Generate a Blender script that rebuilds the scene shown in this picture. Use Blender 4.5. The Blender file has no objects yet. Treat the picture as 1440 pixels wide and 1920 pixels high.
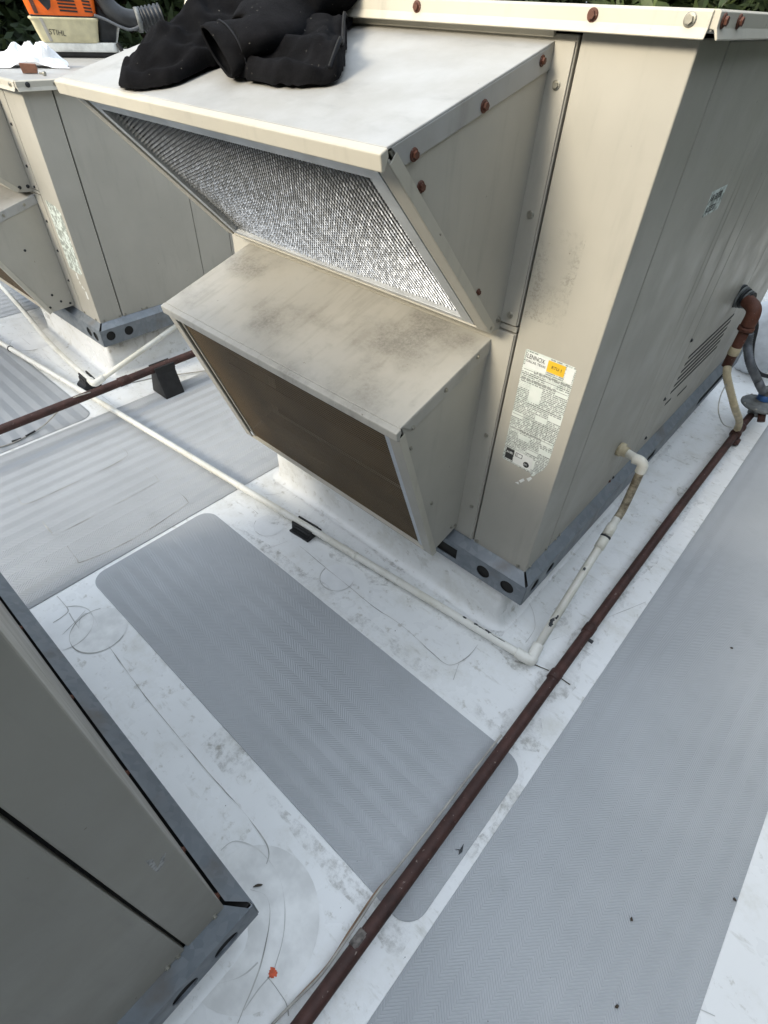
import bpy, bmesh, math, random
from mathutils import Vector, Matrix, noise
random.seed(7)
D=bpy.data; SC=bpy.context.scene; COL=SC.collection
R=math.radians

# ------------------------------------------------------------------ camera
CAM=Vector((0.3178,-1.0396,1.52)); FPX=1003.1; YAW,PIT,ROL=R(-40.259),R(43.585),R(2.5765)
fw=Vector((math.sin(YAW)*math.cos(PIT),math.cos(YAW)*math.cos(PIT),-math.sin(PIT)))
r0=Vector((math.cos(YAW),-math.sin(YAW),0)); u0=r0.cross(fw)
cr=math.cos(ROL)*r0+math.sin(ROL)*u0; cu=-math.sin(ROL)*r0+math.cos(ROL)*u0
cam=D.cameras.new('camera'); camo=D.objects.new('camera',cam); COL.objects.link(camo)
cam.sensor_fit='VERTICAL'; cam.sensor_height=36; cam.lens=36*FPX/1920; cam.clip_start=.02; cam.clip_end=500
m=Matrix((cr,cu,-fw)).transposed().to_4x4(); m.translation=CAM; camo.matrix_world=m; SC.camera=camo
# ------------------------------------------------------------------ sky, sun, exposure
SUN_EL,SUN_AZ=R(27),R(194)          # azimuth clockwise from +Y
w=D.worlds.new('World'); SC.world=w; w.use_nodes=True; nt=w.node_tree; nt.nodes.clear()
sky=nt.nodes.new('ShaderNodeTexSky'); sky.sky_type='NISHITA'; sky.sun_disc=False
sky.sun_elevation=SUN_EL; sky.sun_rotation=SUN_AZ; sky.dust_density=4; sky.air_density=1.0; sky.ozone_density=1
hs=nt.nodes.new('ShaderNodeHueSaturation'); hs.inputs['Saturation'].default_value=.8
bg=nt.nodes.new('ShaderNodeBackground'); bg.inputs[1].default_value=.15
wo=nt.nodes.new('ShaderNodeOutputWorld')
nt.links.new(sky.outputs[0],hs.inputs['Color']); cl=nt.nodes.new('ShaderNodeMix'); cl.data_type='RGBA'; cl.inputs[0].default_value=.55; cl.inputs[7].default_value=(6.5,7.25,8.05,1)   # even overcast veil
nt.links.new(hs.outputs[0],cl.inputs[6]); nt.links.new(cl.outputs[2],bg.inputs[0]); nt.links.new(bg.outputs[0],wo.inputs[0])
sl=D.lights.new('sun','SUN'); sl.energy=2.2; sl.angle=R(18); sl.color=(1,.90,.71)
so=D.objects.new('sun',sl); COL.objects.link(so)
sd=Vector((math.sin(SUN_AZ)*math.cos(SUN_EL),math.cos(SUN_AZ)*math.cos(SUN_EL),math.sin(SUN_EL)))
so.rotation_euler=sd.to_track_quat('Z','Y').to_euler(); so.location=sd*30
SC.cycles.max_bounces=7; SC.cycles.diffuse_bounces=4; SC.cycles.glossy_bounces=3; SC.cycles.transparent_max_bounces=6
vs=SC.view_settings; vs.view_transform='Standard'; vs.look='None'; vs.exposure=1.12; vs.gamma=1

# ------------------------------------------------------------------ pixel helpers (photo 1440x1920)
def ray(x,y): return cr*((x-720)/FPX)-cu*((y-960)/FPX)+fw
def pz(x,y,z=0.0): d=ray(x,y); return CAM+d*((z-CAM.z)/d.z)
def py(x,y,Y): d=ray(x,y); return CAM+d*((Y-CAM.y)/d.y)
def px(x,y,X): d=ray(x,y); return CAM+d*((X-CAM.x)/d.x)

# ------------------------------------------------------------------ node materials
class G:
    def __init__(s,name):
        s.m=D.materials.new(name); s.m.use_nodes=True; s.t=s.m.node_tree; s.n=s.t.nodes
        s.b=s.n['Principled BSDF']; s.co=s.n.new('ShaderNodeTexCoord').outputs['Object']
    def link(s,a,b): s.t.links.new(a,b)
    def val(s,sock,v):
        if hasattr(v,'is_linked') or hasattr(v,'links'): s.link(v,sock)
        else: sock.default_value=v
    def math(s,op,a,b=0.0,c=None):
        k=s.n.new('ShaderNodeMath'); k.operation=op; s.val(k.inputs[0],a); s.val(k.inputs[1],b)
        if c is not None: s.val(k.inputs[2],c)
        return k.outputs[0]
    def map(s,scale=(1,1,1),loc=(0,0,0),rot=(0,0,0)):
        k=s.n.new('ShaderNodeMapping'); s.link(s.co,k.inputs[0]); k.inputs['Scale'].default_value=scale
        k.inputs['Location'].default_value=loc; k.inputs['Rotation'].default_value=rot; return k.outputs[0]
    def noise(s,scale,detail=4,stretch=None,rough=.55,loc=(0,0,0)):
        k=s.n.new('ShaderNodeTexNoise'); k.inputs['Scale'].default_value=scale; k.inputs['Detail'].default_value=detail
        k.inputs['Roughness'].default_value=rough
        s.link(s.map(stretch or (1,1,1),loc),k.inputs['Vector']); return k.outputs[0]
    def vor(s,scale,stretch=None,out='Distance'):
        k=s.n.new('ShaderNodeTexVoronoi'); k.inputs['Scale'].default_value=scale
        s.link(s.map(stretch or (1,1,1)),k.inputs['Vector']); return k.outputs[out]
    def ramp(s,f,lo,hi,a=0.0,b=1.0):
        k=s.n.new('ShaderNodeMapRange'); s.link(f,k.inputs[0])
        for i,v in zip((1,2,3,4),(lo,hi,a,b)): k.inputs[i].default_value=v
        k.interpolation_type='SMOOTHSTEP'; return k.outputs[0]
    def mix(s,f,a,b):
        k=s.n.new('ShaderNodeMix'); k.data_type='RGBA'
        s.val(k.inputs[0],f)
        for sk,v in ((k.inputs[6],a),(k.inputs[7],b)):
            if isinstance(v,tuple): sk.default_value=(*v[:3],1)
            else: s.link(v,sk)
        return k.outputs[2]
    def xyz(s):
        k=s.n.new('ShaderNodeSeparateXYZ'); s.link(s.co,k.inputs[0]); return k.outputs
    def bump(s,h,strength=.3,dist=.002):
        k=s.n.new('ShaderNodeBump'); k.inputs['Strength'].default_value=strength; k.inputs['Distance'].default_value=dist
        s.link(h,k.inputs['Height']); 
        if s.b.inputs['Normal'].links: s.link(s.b.inputs['Normal'].links[0].from_socket,k.inputs['Normal'])
        s.link(k.outputs[0],s.b.inputs['Normal']); return s
    def done(s,col,rough=.5,metal=0.0,spec=None):
        c=s.b.inputs['Base Color']
        if isinstance(col,tuple): c.default_value=(*col,1)
        else: s.link(col,c)
        s.val(s.b.inputs['Roughness'],rough); s.val(s.b.inputs['Metallic'],metal)
        if spec is not None: s.b.inputs['Specular IOR Level'].default_value=spec
        return s.m
M={}
def simple(name,col,rough=.5,metal=0.0,var=.25,scale=30,bump=.15,bscale=200,spec=None):
    g=G(name); n=g.noise(scale); c=g.mix(g.ramp(n,.3,.7),tuple(v*(1-var) for v in col),tuple(min(1,v*(1+var*.5)) for v in col))
    if bump: g.bump(g.noise(bscale,2),bump,.001)
    M[name]=g.done(c,rough,metal,spec); return M[name]

def paint(name,col,grime=.3,chalk=0.0,mildew=0.0,streak=(6,6,.8)):
    g=G(name); c=col
    c=g.mix(g.ramp(g.noise(3.2,5),.3,.75),tuple(v*.90 for v in col),tuple(v*1.04 for v in col))
    if chalk: c=g.mix(g.math('MULTIPLY',g.ramp(g.noise(5,8,rough=.65),.35,.7),chalk),c,(.42,.423,.415))
    c=g.mix(g.math('MULTIPLY',g.ramp(g.noise(4.5,7,streak,.65,(3,1,2)),.52,.8),grime),c,tuple(v*.55 for v in col))
    if mildew:
        big=g.ramp(g.noise(4.2,4,(1,1,1),.6,(1.3,.4,0)),.46,.74); fine=g.ramp(g.noise(120,6,(1,1,1),.8),.32,.70,.30,.9)
        c=g.mix(g.math('MULTIPLY',g.math('MULTIPLY',big,fine),mildew),c,(.07,.065,.055))
        c=g.mix(g.math('MULTIPLY',g.ramp(g.noise(7,4,(7,1,1),.5,(0,2,0)),.5,.72),mildew*.28),c,(.16,.145,.12))
    sp=g.ramp(g.noise(60,3,None,.6,(5,5,5)),.73,.77); c=g.mix(g.math('MULTIPLY',sp,.7),c,(.09,.07,.05))
    g.bump(g.noise(420,2),.06,.001).bump(g.noise(4,2),.16,.014)
    M[name]=g.done(c,g.ramp(g.noise(9,4),.3,.7,.38,.58)); return M[name]
TAN=(.435,.415,.36)
paint('paint',TAN); paint('paint_chalk',(.355,.348,.325),.6,.8,streak=(1.5,3,1)); paint('paint_mildew',(.43,.415,.37),.35,.25,.75)
paint('paint_pale',(.52,.49,.41),.4)
paint('paint_shaded',(.335,.318,.275),.3)  # cabinet paint darkened: shade on the foreground unit put into its colour
def galv():
    g=G('galvanised'); v=g.vor(55,out='Color'); s=g.n.new('ShaderNodeSeparateColor'); g.link(v,s.inputs[0])
    c=g.mix(s.outputs[0],(.21,.235,.26),(.26,.285,.31)); c=g.mix(g.ramp(g.noise(7,5),.52,.75),c,(.20,.19,.18))
    g.bump(g.noise(90,3),.08,.001); M['galv']=g.done(c,g.ramp(g.noise(20,3),.3,.7,.48,.64),.5)
galv()
def alu(name,col,rough): 
    g=G(name); n=g.noise(40,3); M[name]=g.done(g.mix(n,tuple(v*.7 for v in col),col),rough,1.0)
alu('alu',(.66,.69,.73),.34); simple('bright_steel',(.55,.58,.61),.36,.35,var=.15,scale=14,bump=.05); simple('filter_back',(.03,.032,.036),.6,.4)
simple('dark',(.018,.017,.016),.85); simple('rubber',(.016,.016,.017),.62,var=.4,bump=.3,bscale=300)
def rust(name,a,b):
    g=G(name); n=g.noise(22,8,rough=.7); c=g.mix(g.ramp(n,.35,.7),a,b)
    c=g.mix(g.ramp(g.noise(140,4),.66,.72),c,(.26,.20,.17)); c=g.mix(g.ramp(g.noise(9,5,None,.6,(3,0,0)),.55,.75),c,tuple(v*.45 for v in a))
    g.bump(g.noise(160,4),.35,.0012); M[name]=g.done(c,.66)
rust('rust_pipe',(.042,.017,.013),(.080,.033,.025)); rust('rust',(.085,.029,.016),(.145,.052,.029))
def pvc():
    g=G('pvc'); c=g.mix(g.ramp(g.noise(6,5),.4,.75),(.80,.79,.73),(.66,.64,.55))
    c=g.mix(g.math('MULTIPLY',g.ramp(g.noise(34,6,None,.7),.56,.72),.5),c,(.42,.38,.28)); 
    c=g.mix(g.ramp(g.noise(16,6,None,.62,(.35,0,.2)),.712,.722),c,(.02,.02,.02))
    g.bump(g.noise(80,3),.1,.001); M['pvc']=g.done(c,.38)
pvc()
def pvc_d():
    g=G('pvc_stained'); c=g.mix(g.ramp(g.noise(28,7,None,.7),.35,.68),(.42,.37,.27),(.10,.075,.045)); M['pvc_stained']=g.done(c,.6)
pvc_d()
def tpo():
    g=G('tpo'); c=g.mix(g.ramp(g.noise(1.6,5),.3,.7),(.84,.85,.845),(.79,.80,.795))
    c=g.mix(g.math('MULTIPLY',g.ramp(g.noise(5.5,9,None,.72,(4,2,0)),.47,.76),.58),c,(.55,.535,.465))
    c=g.mix(g.math('MULTIPLY',g.ramp(g.noise(24,7,(1,1,1),.7,(9,2,0)),.56,.70),.6),c,(.36,.34,.28))
    c=g.mix(g.math('MULTIPLY',g.ramp(g.noise(9,6,(1,3.5,1),.65,(2,7,0)),.58,.7),.35),c,(.40,.39,.34))
    c=g.mix(g.ramp(g.noise(75,3,None,.55,(1,8,0)),.745,.77),c,(.10,.09,.075))
    g.bump(g.noise(3.5,4,(1,.45,1)),.28,.02).bump(g.noise(160,2),.05,.001)
    M['tpo']=g.done(c,g.ramp(g.noise(6,4),.3,.7,.24,.40))
tpo()
simple('seam',(.45,.445,.42),.7,var=.5,scale=12,bump=0); simple('seam_soft',(.60,.60,.58),.6,var=.35,scale=9,bump=0)
def chevron(name='walkway',bs=.48,mx=.12,k=1.0,P=.027,q=.0080,sa=1.6,sb=2.8,lift=1.07):
    g=G(name); x,y,z=g.xyz(); 
    pp=g.math('PINGPONG',y,P); u=g.math('ADD',x,g.math('MULTIPLY',pp,1.05))
    fr_=g.math('FRACT',g.math('MULTIPLY',u,1/q)); sh=g.math('MINIMUM',g.math('MULTIPLY',fr_,sa),g.math('MULTIPLY',g.math('SUBTRACT',1.0,fr_),sb))
    base=g.mix(g.ramp(g.noise(2.2,6),.3,.72),tuple(lift*v for v in (.355,.37,.385)),tuple(lift*v for v in (.41,.425,.44)))
    base=g.mix(g.math('MULTIPLY',g.ramp(g.noise(7,8,None,.7),.52,.75),.4),base,(.33,.345,.35))
    c=g.mix(g.math('MULTIPLY',g.math('SUBTRACT',1.0,sh),mx),base,(.20,.215,.235))
    c=g.mix(g.ramp(g.noise(60,3,None,.55,(1,8,3)),.76,.78),c,(.05,.05,.05))
    g.bump(sh,bs,.0018*k).bump(g.noise(4,3),.12,.012)
    M[name]=g.done(c,g.ramp(g.noise(10,4),.3,.7,.28,.40))
chevron(); chevron('walkway_ribbed',1.0,.22,2.0,.034,.0110,1.12,9.0,1.28)
def screen():
    g=G('bird_screen'); x,y,z=g.xyz()
    a=g.math('SINE',g.math('MULTIPLY',z,2*math.pi/.0092)); b=g.math('SINE',g.math('MULTIPLY',x,2*math.pi/.0062))
    wire=g.math('MAXIMUM',g.ramp(a,-.2,.3),g.math('MULTIPLY',g.ramp(b,.45,.8),.75))
    c=g.mix(g.ramp(g.noise(4,4),.2,.8),(.125,.083,.040),(.20,.134,.064))
    tr=g.n.new('ShaderNodeBsdfTransparent'); mx=g.n.new('ShaderNodeMixShader'); out=g.n['Material Output']
    g.link(wire,mx.inputs[0]); g.link(tr.outputs[0],mx.inputs[1]); g.link(g.b.outputs[0],mx.inputs[2]); g.link(mx.outputs[0],out.inputs[0])
    M['screen']=g.done(c,.6,.2)
screen()
simple('damper',(.03,.023,.017),.7,var=.5,scale=8)
def label_mat():
    g=G('printed_label'); x,y,z=g.xyz()
    row=g.math('MULTIPLY',z,1/.0046); rf=g.math('FRACT',row); ri=g.math('FLOOR',row)
    cb=g.n.new('ShaderNodeCombineXYZ'); g.link(g.math('MULTIPLY',x,330.0),cb.inputs[0]); g.link(g.math('MULTIPLY',ri,7.3),cb.inputs[1])
    k=g.n.new('ShaderNodeTexNoise'); k.inputs['Scale'].default_value=1; k.inputs['Detail'].default_value=2; g.link(cb.outputs[0],k.inputs['Vector'])
    ink=g.math('MULTIPLY',g.ramp(k.outputs[0],.40,.47),g.ramp(rf,.30,.42))
    wn=g.n.new('ShaderNodeTexWhiteNoise'); wn.noise_dimensions='2D'; cb2=g.n.new('ShaderNodeCombineXYZ')
    g.link(g.math('FLOOR',g.math('MULTIPLY',x,1/.031)),cb2.inputs[0]); g.link(g.math('FLOOR',g.math('MULTIPLY',z,1/.0138)),cb2.inputs[1]); g.link(cb2.outputs[0],wn.inputs['Vector'])
    blk=g.ramp(wn.outputs['Value'],.22,.30,.0,1); ink=g.math('MULTIPLY',ink,blk)
    c=g.mix(g.math('MULTIPLY',ink,.72),g.mix(g.ramp(g.noise(20,3),.4,.7),(.70,.74,.70),(.60,.66,.62)),(.08,.09,.085))
    M['label']=g.done(c,.42)
label_mat()
def label_worn():
    g=G('worn_label'); c=g.mix(g.ramp(g.noise(55,6,(1,1,1),.7),.45,.55),(.66,.72,.68),(.28,.31,.28)); M['label_worn']=g.done(c,.5)
label_worn()
simple('white_print',(.75,.77,.75),.5,var=.1); simple('black_print',(.03,.03,.03),.5); simple('yellow',(.75,.47,.03),.5,var=.1)
def fleece():
    g=G('fleece'); c=g.mix(g.ramp(g.noise(18,6),.3,.7),(.004,.004,.0045),(.009,.009,.010))
    c=g.mix(g.ramp(g.noise(150,3,None,.5,(2,3,4)),.73,.755),c,(.16,.15,.13)); 
    g.bump(g.noise(520,3,None,.8),.7,.0016).bump(g.noise(60,3),.35,.004)
    g.b.inputs['Sheen Weight'].default_value=.02; g.b.inputs['Sheen Roughness'].default_value=.5; g.b.inputs['Sheen Tint'].default_value=(.5,.5,.55,1)
    M['fleece']=g.done(c,.95,0,.05)
fleece()
simple('scratch',(.42,.42,.41),.6,var=.5,scale=160); simple('worn_band',(.17,.15,.135),.7,var=.6,scale=70,bump=.4); simple('zip',(.009,.010,.013),.75,spec=.2); simple('orange',(.78,.135,.012),.38,var=.15,scale=12); simple('cream',(.66,.61,.40),.42,var=.2,scale=14)
simple('plastic_white',(.70,.72,.70),.42,var=.25,scale=16); simple('plastic_dark',(.024,.027,.031),.5,var=.5,scale=18)
simple('paper',(.83,.84,.85),.7,var=.05); simple('tan_hose',(.55,.47,.31),.6,var=.25); simple('conduit',(.115,.125,.14),.5,var=.3)
simple('wire_grey',(.42,.40,.36),.6); simple('wire_tan',(.30,.19,.12),.6); simple('blue',(.04,.12,.33),.4); simple('cast',(.16,.17,.17),.6,var=.4)
simple('zinc',(.40,.385,.33),.42,.7,var=.3); simple('redmark',(.62,.10,.035),.6,var=.35,scale=90); simple('leafdry',(.06,.045,.03),.8)
simple('wood',(.09,.06,.045),.8); simple('bag',(.72,.76,.80),.6,var=.08); simple('copper',(.22,.10,.06),.6)

# ------------------------------------------------------------------ mesh helpers
FLIP=False
def finish(name,bm,mat,parent=None,bevel=0,smooth=False,seg=2,recalc=True,mods=()):
    if FLIP:
        for v in bm.verts: v.co.y*=-1
        bmesh.ops.reverse_faces(bm,faces=bm.faces)
    if recalc: bmesh.ops.recalc_face_normals(bm,faces=bm.faces)
    me=D.meshes.new(name); bm.to_mesh(me); bm.free()
    me.materials.append(M[mat] if isinstance(mat,str) else mat)
    if smooth:
        for p in me.polygons: p.use_smooth=True
    o=D.objects.new(name,me); COL.objects.link(o); o.parent=parent
    if bevel:
        b=o.modifiers.new('bevel','BEVEL'); b.width=bevel; b.segments=seg; b.limit_method='ANGLE'; b.angle_limit=R(35)
    return o
def box(bm,a,b):
    x0,y0,z0=a; x1,y1,z1=b
    v=[bm.verts.new(p) for p in ((x0,y0,z0),(x1,y0,z0),(x1,y1,z0),(x0,y1,z0),(x0,y0,z1),(x1,y0,z1),(x1,y1,z1),(x0,y1,z1))]
    for f in ((3,2,1,0),(4,5,6,7),(0,1,5,4),(1,2,6,5),(2,3,7,6),(3,0,4,7)): bm.faces.new([v[i] for i in f])
def pbox(name,a,b,mat,parent,bevel=.0015,**k): bm=bmesh.new(); box(bm,a,b); return finish(name,bm,mat,parent,bevel,**k)
def prism(bm,poly,vec):      # poly list of 3D points, extruded by vec
    vec=Vector(vec); a=[bm.verts.new(p) for p in poly]; b=[bm.verts.new(Vector(p)+vec) for p in poly]; n=len(a)
    bm.faces.new(a); bm.faces.new(b[::-1])
    for i in range(n): bm.faces.new((a[i],b[i],b[(i+1)%n],a[(i+1)%n]))
def pprism(name,poly,vec,mat,parent,bevel=.0015,**k): bm=bmesh.new(); prism(bm,poly,vec); return finish(name,bm,mat,parent,bevel,**k)
def smooth_pts(P,n=6):
    P=[Vector(p) for p in P]; out=[]
    for i in range(len(P)-1):
        p0=P[max(i-1,0)]; p1=P[i]; p2=P[i+1]; p3=P[min(i+2,len(P)-1)]
        for k in range(n):
            t=k/n; out.append(.5*((2*p1)+(p2-p0)*t+(2*p0-5*p1+4*p2-p3)*t*t+(3*p1-p0-3*p2+p3)*t**3))
    return out+[P[-1]]
def tube(bm,P,r,seg=14,cap=True,rad=None):
    P=[Vector(p) for p in P]; rings=[]; up=None
    for i,p in enumerate(P):
        t=(P[min(i+1,len(P)-1)]-P[max(i-1,0)]).normalized()
        if up is None: up=t.orthogonal().normalized()
        up=(up-t*up.dot(t)).normalized(); s=t.cross(up); rr=rad[i] if rad else r
        rings.append([bm.verts.new(p+(up*math.cos(a)+s*math.sin(a))*rr) for a in [2*math.pi*j/seg for j in range(seg)]])
    for a,b in zip(rings,rings[1:]):
        for j in range(seg): bm.faces.new((a[j],a[(j+1)%seg],b[(j+1)%seg],b[j]))
    if cap: bm.faces.new(rings[0][::-1]); bm.faces.new(rings[-1])
def ptube(name,P,r,mat,parent=None,seg=14,sm=0,rad=None,smooth=True,**k):
    bm=bmesh.new(); tube(bm,smooth_pts(P,sm) if sm else P,r,seg,rad=rad); o=finish(name,bm,mat,parent,**k)
    if smooth:
        for p in o.data.polygons: p.use_smooth=len(p.vertices)==4
    return o
def lathe(bm,prof,c,axis=Vector((0,0,1)),seg=24):
    axis=Vector(axis).normalized(); u=axis.orthogonal().normalized(); v=axis.cross(u); c=Vector(c); rings=[]
    for r,h in prof: rings.append([bm.verts.new(c+axis*h+(u*math.cos(a)+v*math.sin(a))*max(r,1e-4)) for a in [2*math.pi*j/seg for j in range(seg)]])
    for a,b in zip(rings,rings[1:]):
        for j in range(seg): bm.faces.new((a[j],a[(j+1)%seg],b[(j+1)%seg],b[j]))
    bm.faces.new(rings[0][::-1]); bm.faces.new(rings[-1])
def plathe(name,prof,c,axis,mat,parent=None,seg=24,bevel=0):
    bm=bmesh.new(); lathe(bm,prof,c,axis,seg); o=finish(name,bm,mat,parent,bevel)
    for p in o.data.polygons: p.use_smooth=len(p.vertices)==4
    return o
def empty(name,loc,label=None,cat=None,group=None):
    o=D.objects.new(name,None); COL.objects.link(o); o.location=loc; o.empty_display_size=.1
    return tag(o,label,cat,group)
def tag(o,label=None,cat=None,group=None,kind=None):
    if label: o['label']=label
    if cat: o['category']=cat
    if group: o['group']=group
    if kind: o['kind']=kind
    return o
def setbase(o,loc):      # move mesh origin without moving the geometry
    loc=Vector(loc); o.data.transform(Matrix.Translation(-loc)); o.location=loc; return o
# hex washer screw, axis +Z
def screw_mesh(name,mat):
    bm=bmesh.new(); lathe(bm,[(.0098,0),(.0098,.0012),(.0085,.0022),(.0062,.0024)],(0,0,0),(0,0,1),16)
    h=[Vector((.0062*math.cos(k*math.pi/3),.0062*math.sin(k*math.pi/3),.0022)) for k in range(6)]; prism(bm,h,(0,0,.0048))
    bmesh.ops.recalc_face_normals(bm,faces=bm.faces); me=D.meshes.new(name); bm.to_mesh(me); bm.free(); me.materials.append(M[mat]); return me
SCREW={'rust':screw_mesh('rusty_screw','rust'),'zinc':screw_mesh('zinc_screw','zinc'),'dark':screw_mesh('dark_screw','plastic_dark')}
def screw(p,n,kind,parent,s=1.0):
    s*=.86
    p=Vector(p); n=Vector(n)
    if FLIP: p.y*=-1; n.y*=-1
    o=D.objects.new('screw',SCREW[kind]); COL.objects.link(o); o.parent=parent; o.location=p
    q=n.to_track_quat('Z','Y'); o.rotation_euler=(q.to_matrix()@Matrix.Rotation(random.random()*6,3,'Z')).to_euler(); o.scale=(s,s,s); return o
def text(body,size,mat,M4,parent,name='lettering',sx=1.0):
    cu_=D.curves.new('t','FONT'); cu_.body=body; cu_.size=size; cu_.extrude=.0002; tmp=D.objects.new('t',cu_); COL.objects.link(tmp)
    bpy.context.view_layer.update(); me=D.meshes.new_from_object(tmp.evaluated_get(bpy.context.evaluated_depsgraph_get()))
    D.objects.remove(tmp); me.transform(M4@Matrix.Diagonal((sx,1,1,1))); me.materials.clear(); me.materials.append(M[mat])
    o=D.objects.new(name,me); COL.objects.link(o); o.parent=parent; return o
XZ=Matrix.Rotation(R(90),4,'X')     # text plane -> facing -Y
def holed_sheet(bm,w,h,holes,th,frame):   # sheet in (s,t) with round / rectangular holes; frame maps (s,t,d)->3D
    bm2=bmesh.new()
    def loop(pts): 
        vs=[bm2.verts.new((a,b,0)) for a,b in pts]
        for i in range(len(vs)): bm2.edges.new((vs[i],vs[(i+1)%len(vs)]))
    loop([(0,0),(w,0),(w,h),(0,h)])
    for H in holes:
        if H[0]=='o': loop([(H[1]+H[3]*math.cos(a),H[2]+H[3]*math.sin(a)) for a in [2*math.pi*k/24 for k in range(24)]])
        else: loop([(H[1],H[2]),(H[3],H[2]),(H[3],H[4]),(H[1],H[4])])
    bmesh.ops.triangle_fill(bm2,use_beauty=True,use_dissolve=False,edges=bm2.edges[:])
    r=bmesh.ops.extrude_face_region(bm2,geom=bm2.faces[:])
    for v in r['geom']:
        if isinstance(v,bmesh.types.BMVert): v.co.z=th
    mp={v:bm.verts.new(frame(*v.co)) for v in bm2.verts}
    for f in bm2.faces: bm.faces.new([mp[v] for v in f.verts])
    bm2.free()

# ------------------------------------------------------------------ setting: ground, roof, curbs, patches
def sheet(name,x0,y0,x1,y1,z,mat,n=1):
    bm=bmesh.new(); g=[[bm.verts.new((x0+(x1-x0)*i/n,y0+(y1-y0)*j/n,z)) for j in range(n+1)] for i in range(n+1)]
    for i in range(n):
        for j in range(n): bm.faces.new((g[i][j],g[i+1][j],g[i+1][j+1],g[i][j+1]))
    return finish(name,bm,mat)
simple('ground',(.06,.085,.03),.95,var=.5,scale=.6)
tag(sheet('ground',-200,-200,200,200,-4.2,'ground'),kind='structure')
bm=bmesh.new(); box(bm,(-7.5,-5,-4.19),(1.22,6.5,0)); roof=tag(finish('roof',bm,'tpo'),kind='structure')  # roof ends early at +x, out of view, to lessen bounce onto side faces
def curb(x0,x1,y0,y1,z1):
    bm=bmesh.new(); e=.022
    rows=[(e+.012,0.001),(e*.45,.007),(.004,e),(0,e+.02),(0,z1)]
    loops=[]
    for o,z in rows:
        c=[]; r=.022+o
        for (cx,cy,a0) in ((x1-.022,y0+.022,-90),(x1-.022,y1-.022,0),(x0+.022,y1-.022,90),(x0+.022,y0+.022,180)):
            for k in range(5):
                a=R(a0+90*k/4); c.append(bm.verts.new((cx+r*math.cos(a),cy+r*math.sin(a),z)))
        loops.append(c)
    for a,b in zip(loops,loops[1:]):
        for j in range(len(a)): bm.faces.new((a[j],a[(j+1)%len(a)],b[(j+1)%len(a)],b[j]))
    bm.faces.new(loops[-1])
    o=finish('curb',bm,'tpo',roof,smooth=True); o.data.polygons[-1].use_smooth=False; return o
curb(-1.205,-.062,.028,2.08,.199); curb(-3.30,-2.485,-.04,1.95,.199); curb(-1.3,-.03,-3.1,-1.07,.199)
def ribbon(P,width=.003,z=.0018,mat='seam',sm=6,parent=None,name='membrane_seam'):
    pts=smooth_pts([Vector((p[0],p[1],0)) for p in P],sm); bm=bmesh.new(); L=[];Rr=[]
    for i,p in enumerate(pts):
        t=(pts[min(i+1,len(pts)-1)]-pts[max(i-1,0)]).normalized(); n=Vector((-t.y,t.x,0))
        wd=width*max(.12,min(1.5,.75+1.9*noise.noise((p.x*11,p.y*11,3))))*.5; j=.0012*noise.noise((p.x*30,p.y*30,1))
        L.append((p+n*(wd+j))); Rr.append((p-n*(wd-j)))
    a=[bm.verts.new((v.x,v.y,z)) for v in L]; b=[bm.verts.new((v.x,v.y,z)) for v in Rr]
    for i in range(len(a)-1): bm.faces.new((a[i],b[i],b[i+1],a[i+1]))
    return finish(name,bm,mat,parent or roof)
def seam(pxs,z=0.0,mat='seam',width=.0021,zz=.0018): return ribbon([pz(x,y,z) for x,y in pxs],width,z+zz,mat)
def disc(c,rx,ry,z=.0011,rot=0,mat='tpo',name='membrane_patch'):
    bm=bmesh.new(); n=40; t=[bm.verts.new((c[0]+rx*math.cos(a)*math.cos(rot)-ry*math.sin(a)*math.sin(rot),c[1]+rx*math.cos(a)*math.sin(rot)+ry*math.sin(a)*math.cos(rot),z)) for a in [2*math.pi*k/n for k in range(n)]]
    bm.faces.new(t); return finish(name,bm,mat,roof)
simple('tpo_clean',(.81,.82,.82),.34,var=.1,scale=7,bump=.06)
simple('tpo_aged',(.775,.78,.765),.45,var=.16,scale=14,bump=.06)
def circ(c,r,a0=0,a1=360,**k):
    ribbon([(c[0]+r*math.cos(R(a)),c[1]+r*math.sin(R(a))) for a in range(a0,a1+1,15)],**k)
c=pz(186,1181); disc(c,.088,.088,mat='tpo_aged'); circ(c,.088,150,395)
c=pz(121,1178); disc(c,.088,.088,mat='tpo_clean',z=.0009); circ(c,.088,-30,150,mat='seam_soft')
c=pz(632,1083); circ(c,.062,180,400,mat='seam_soft'); disc(c,.062,.062,mat='tpo_clean')
c=pz(505,985); disc(c,.06,.06,mat='tpo_clean'); circ(c,.06,200,350)
c=pz(62,640); disc(c,.12,.12,mat='tpo_clean'); circ(c,.12,230,360)
c=pz(470,1730); disc(c,.155,.155,mat='tpo_aged'); 
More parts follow.
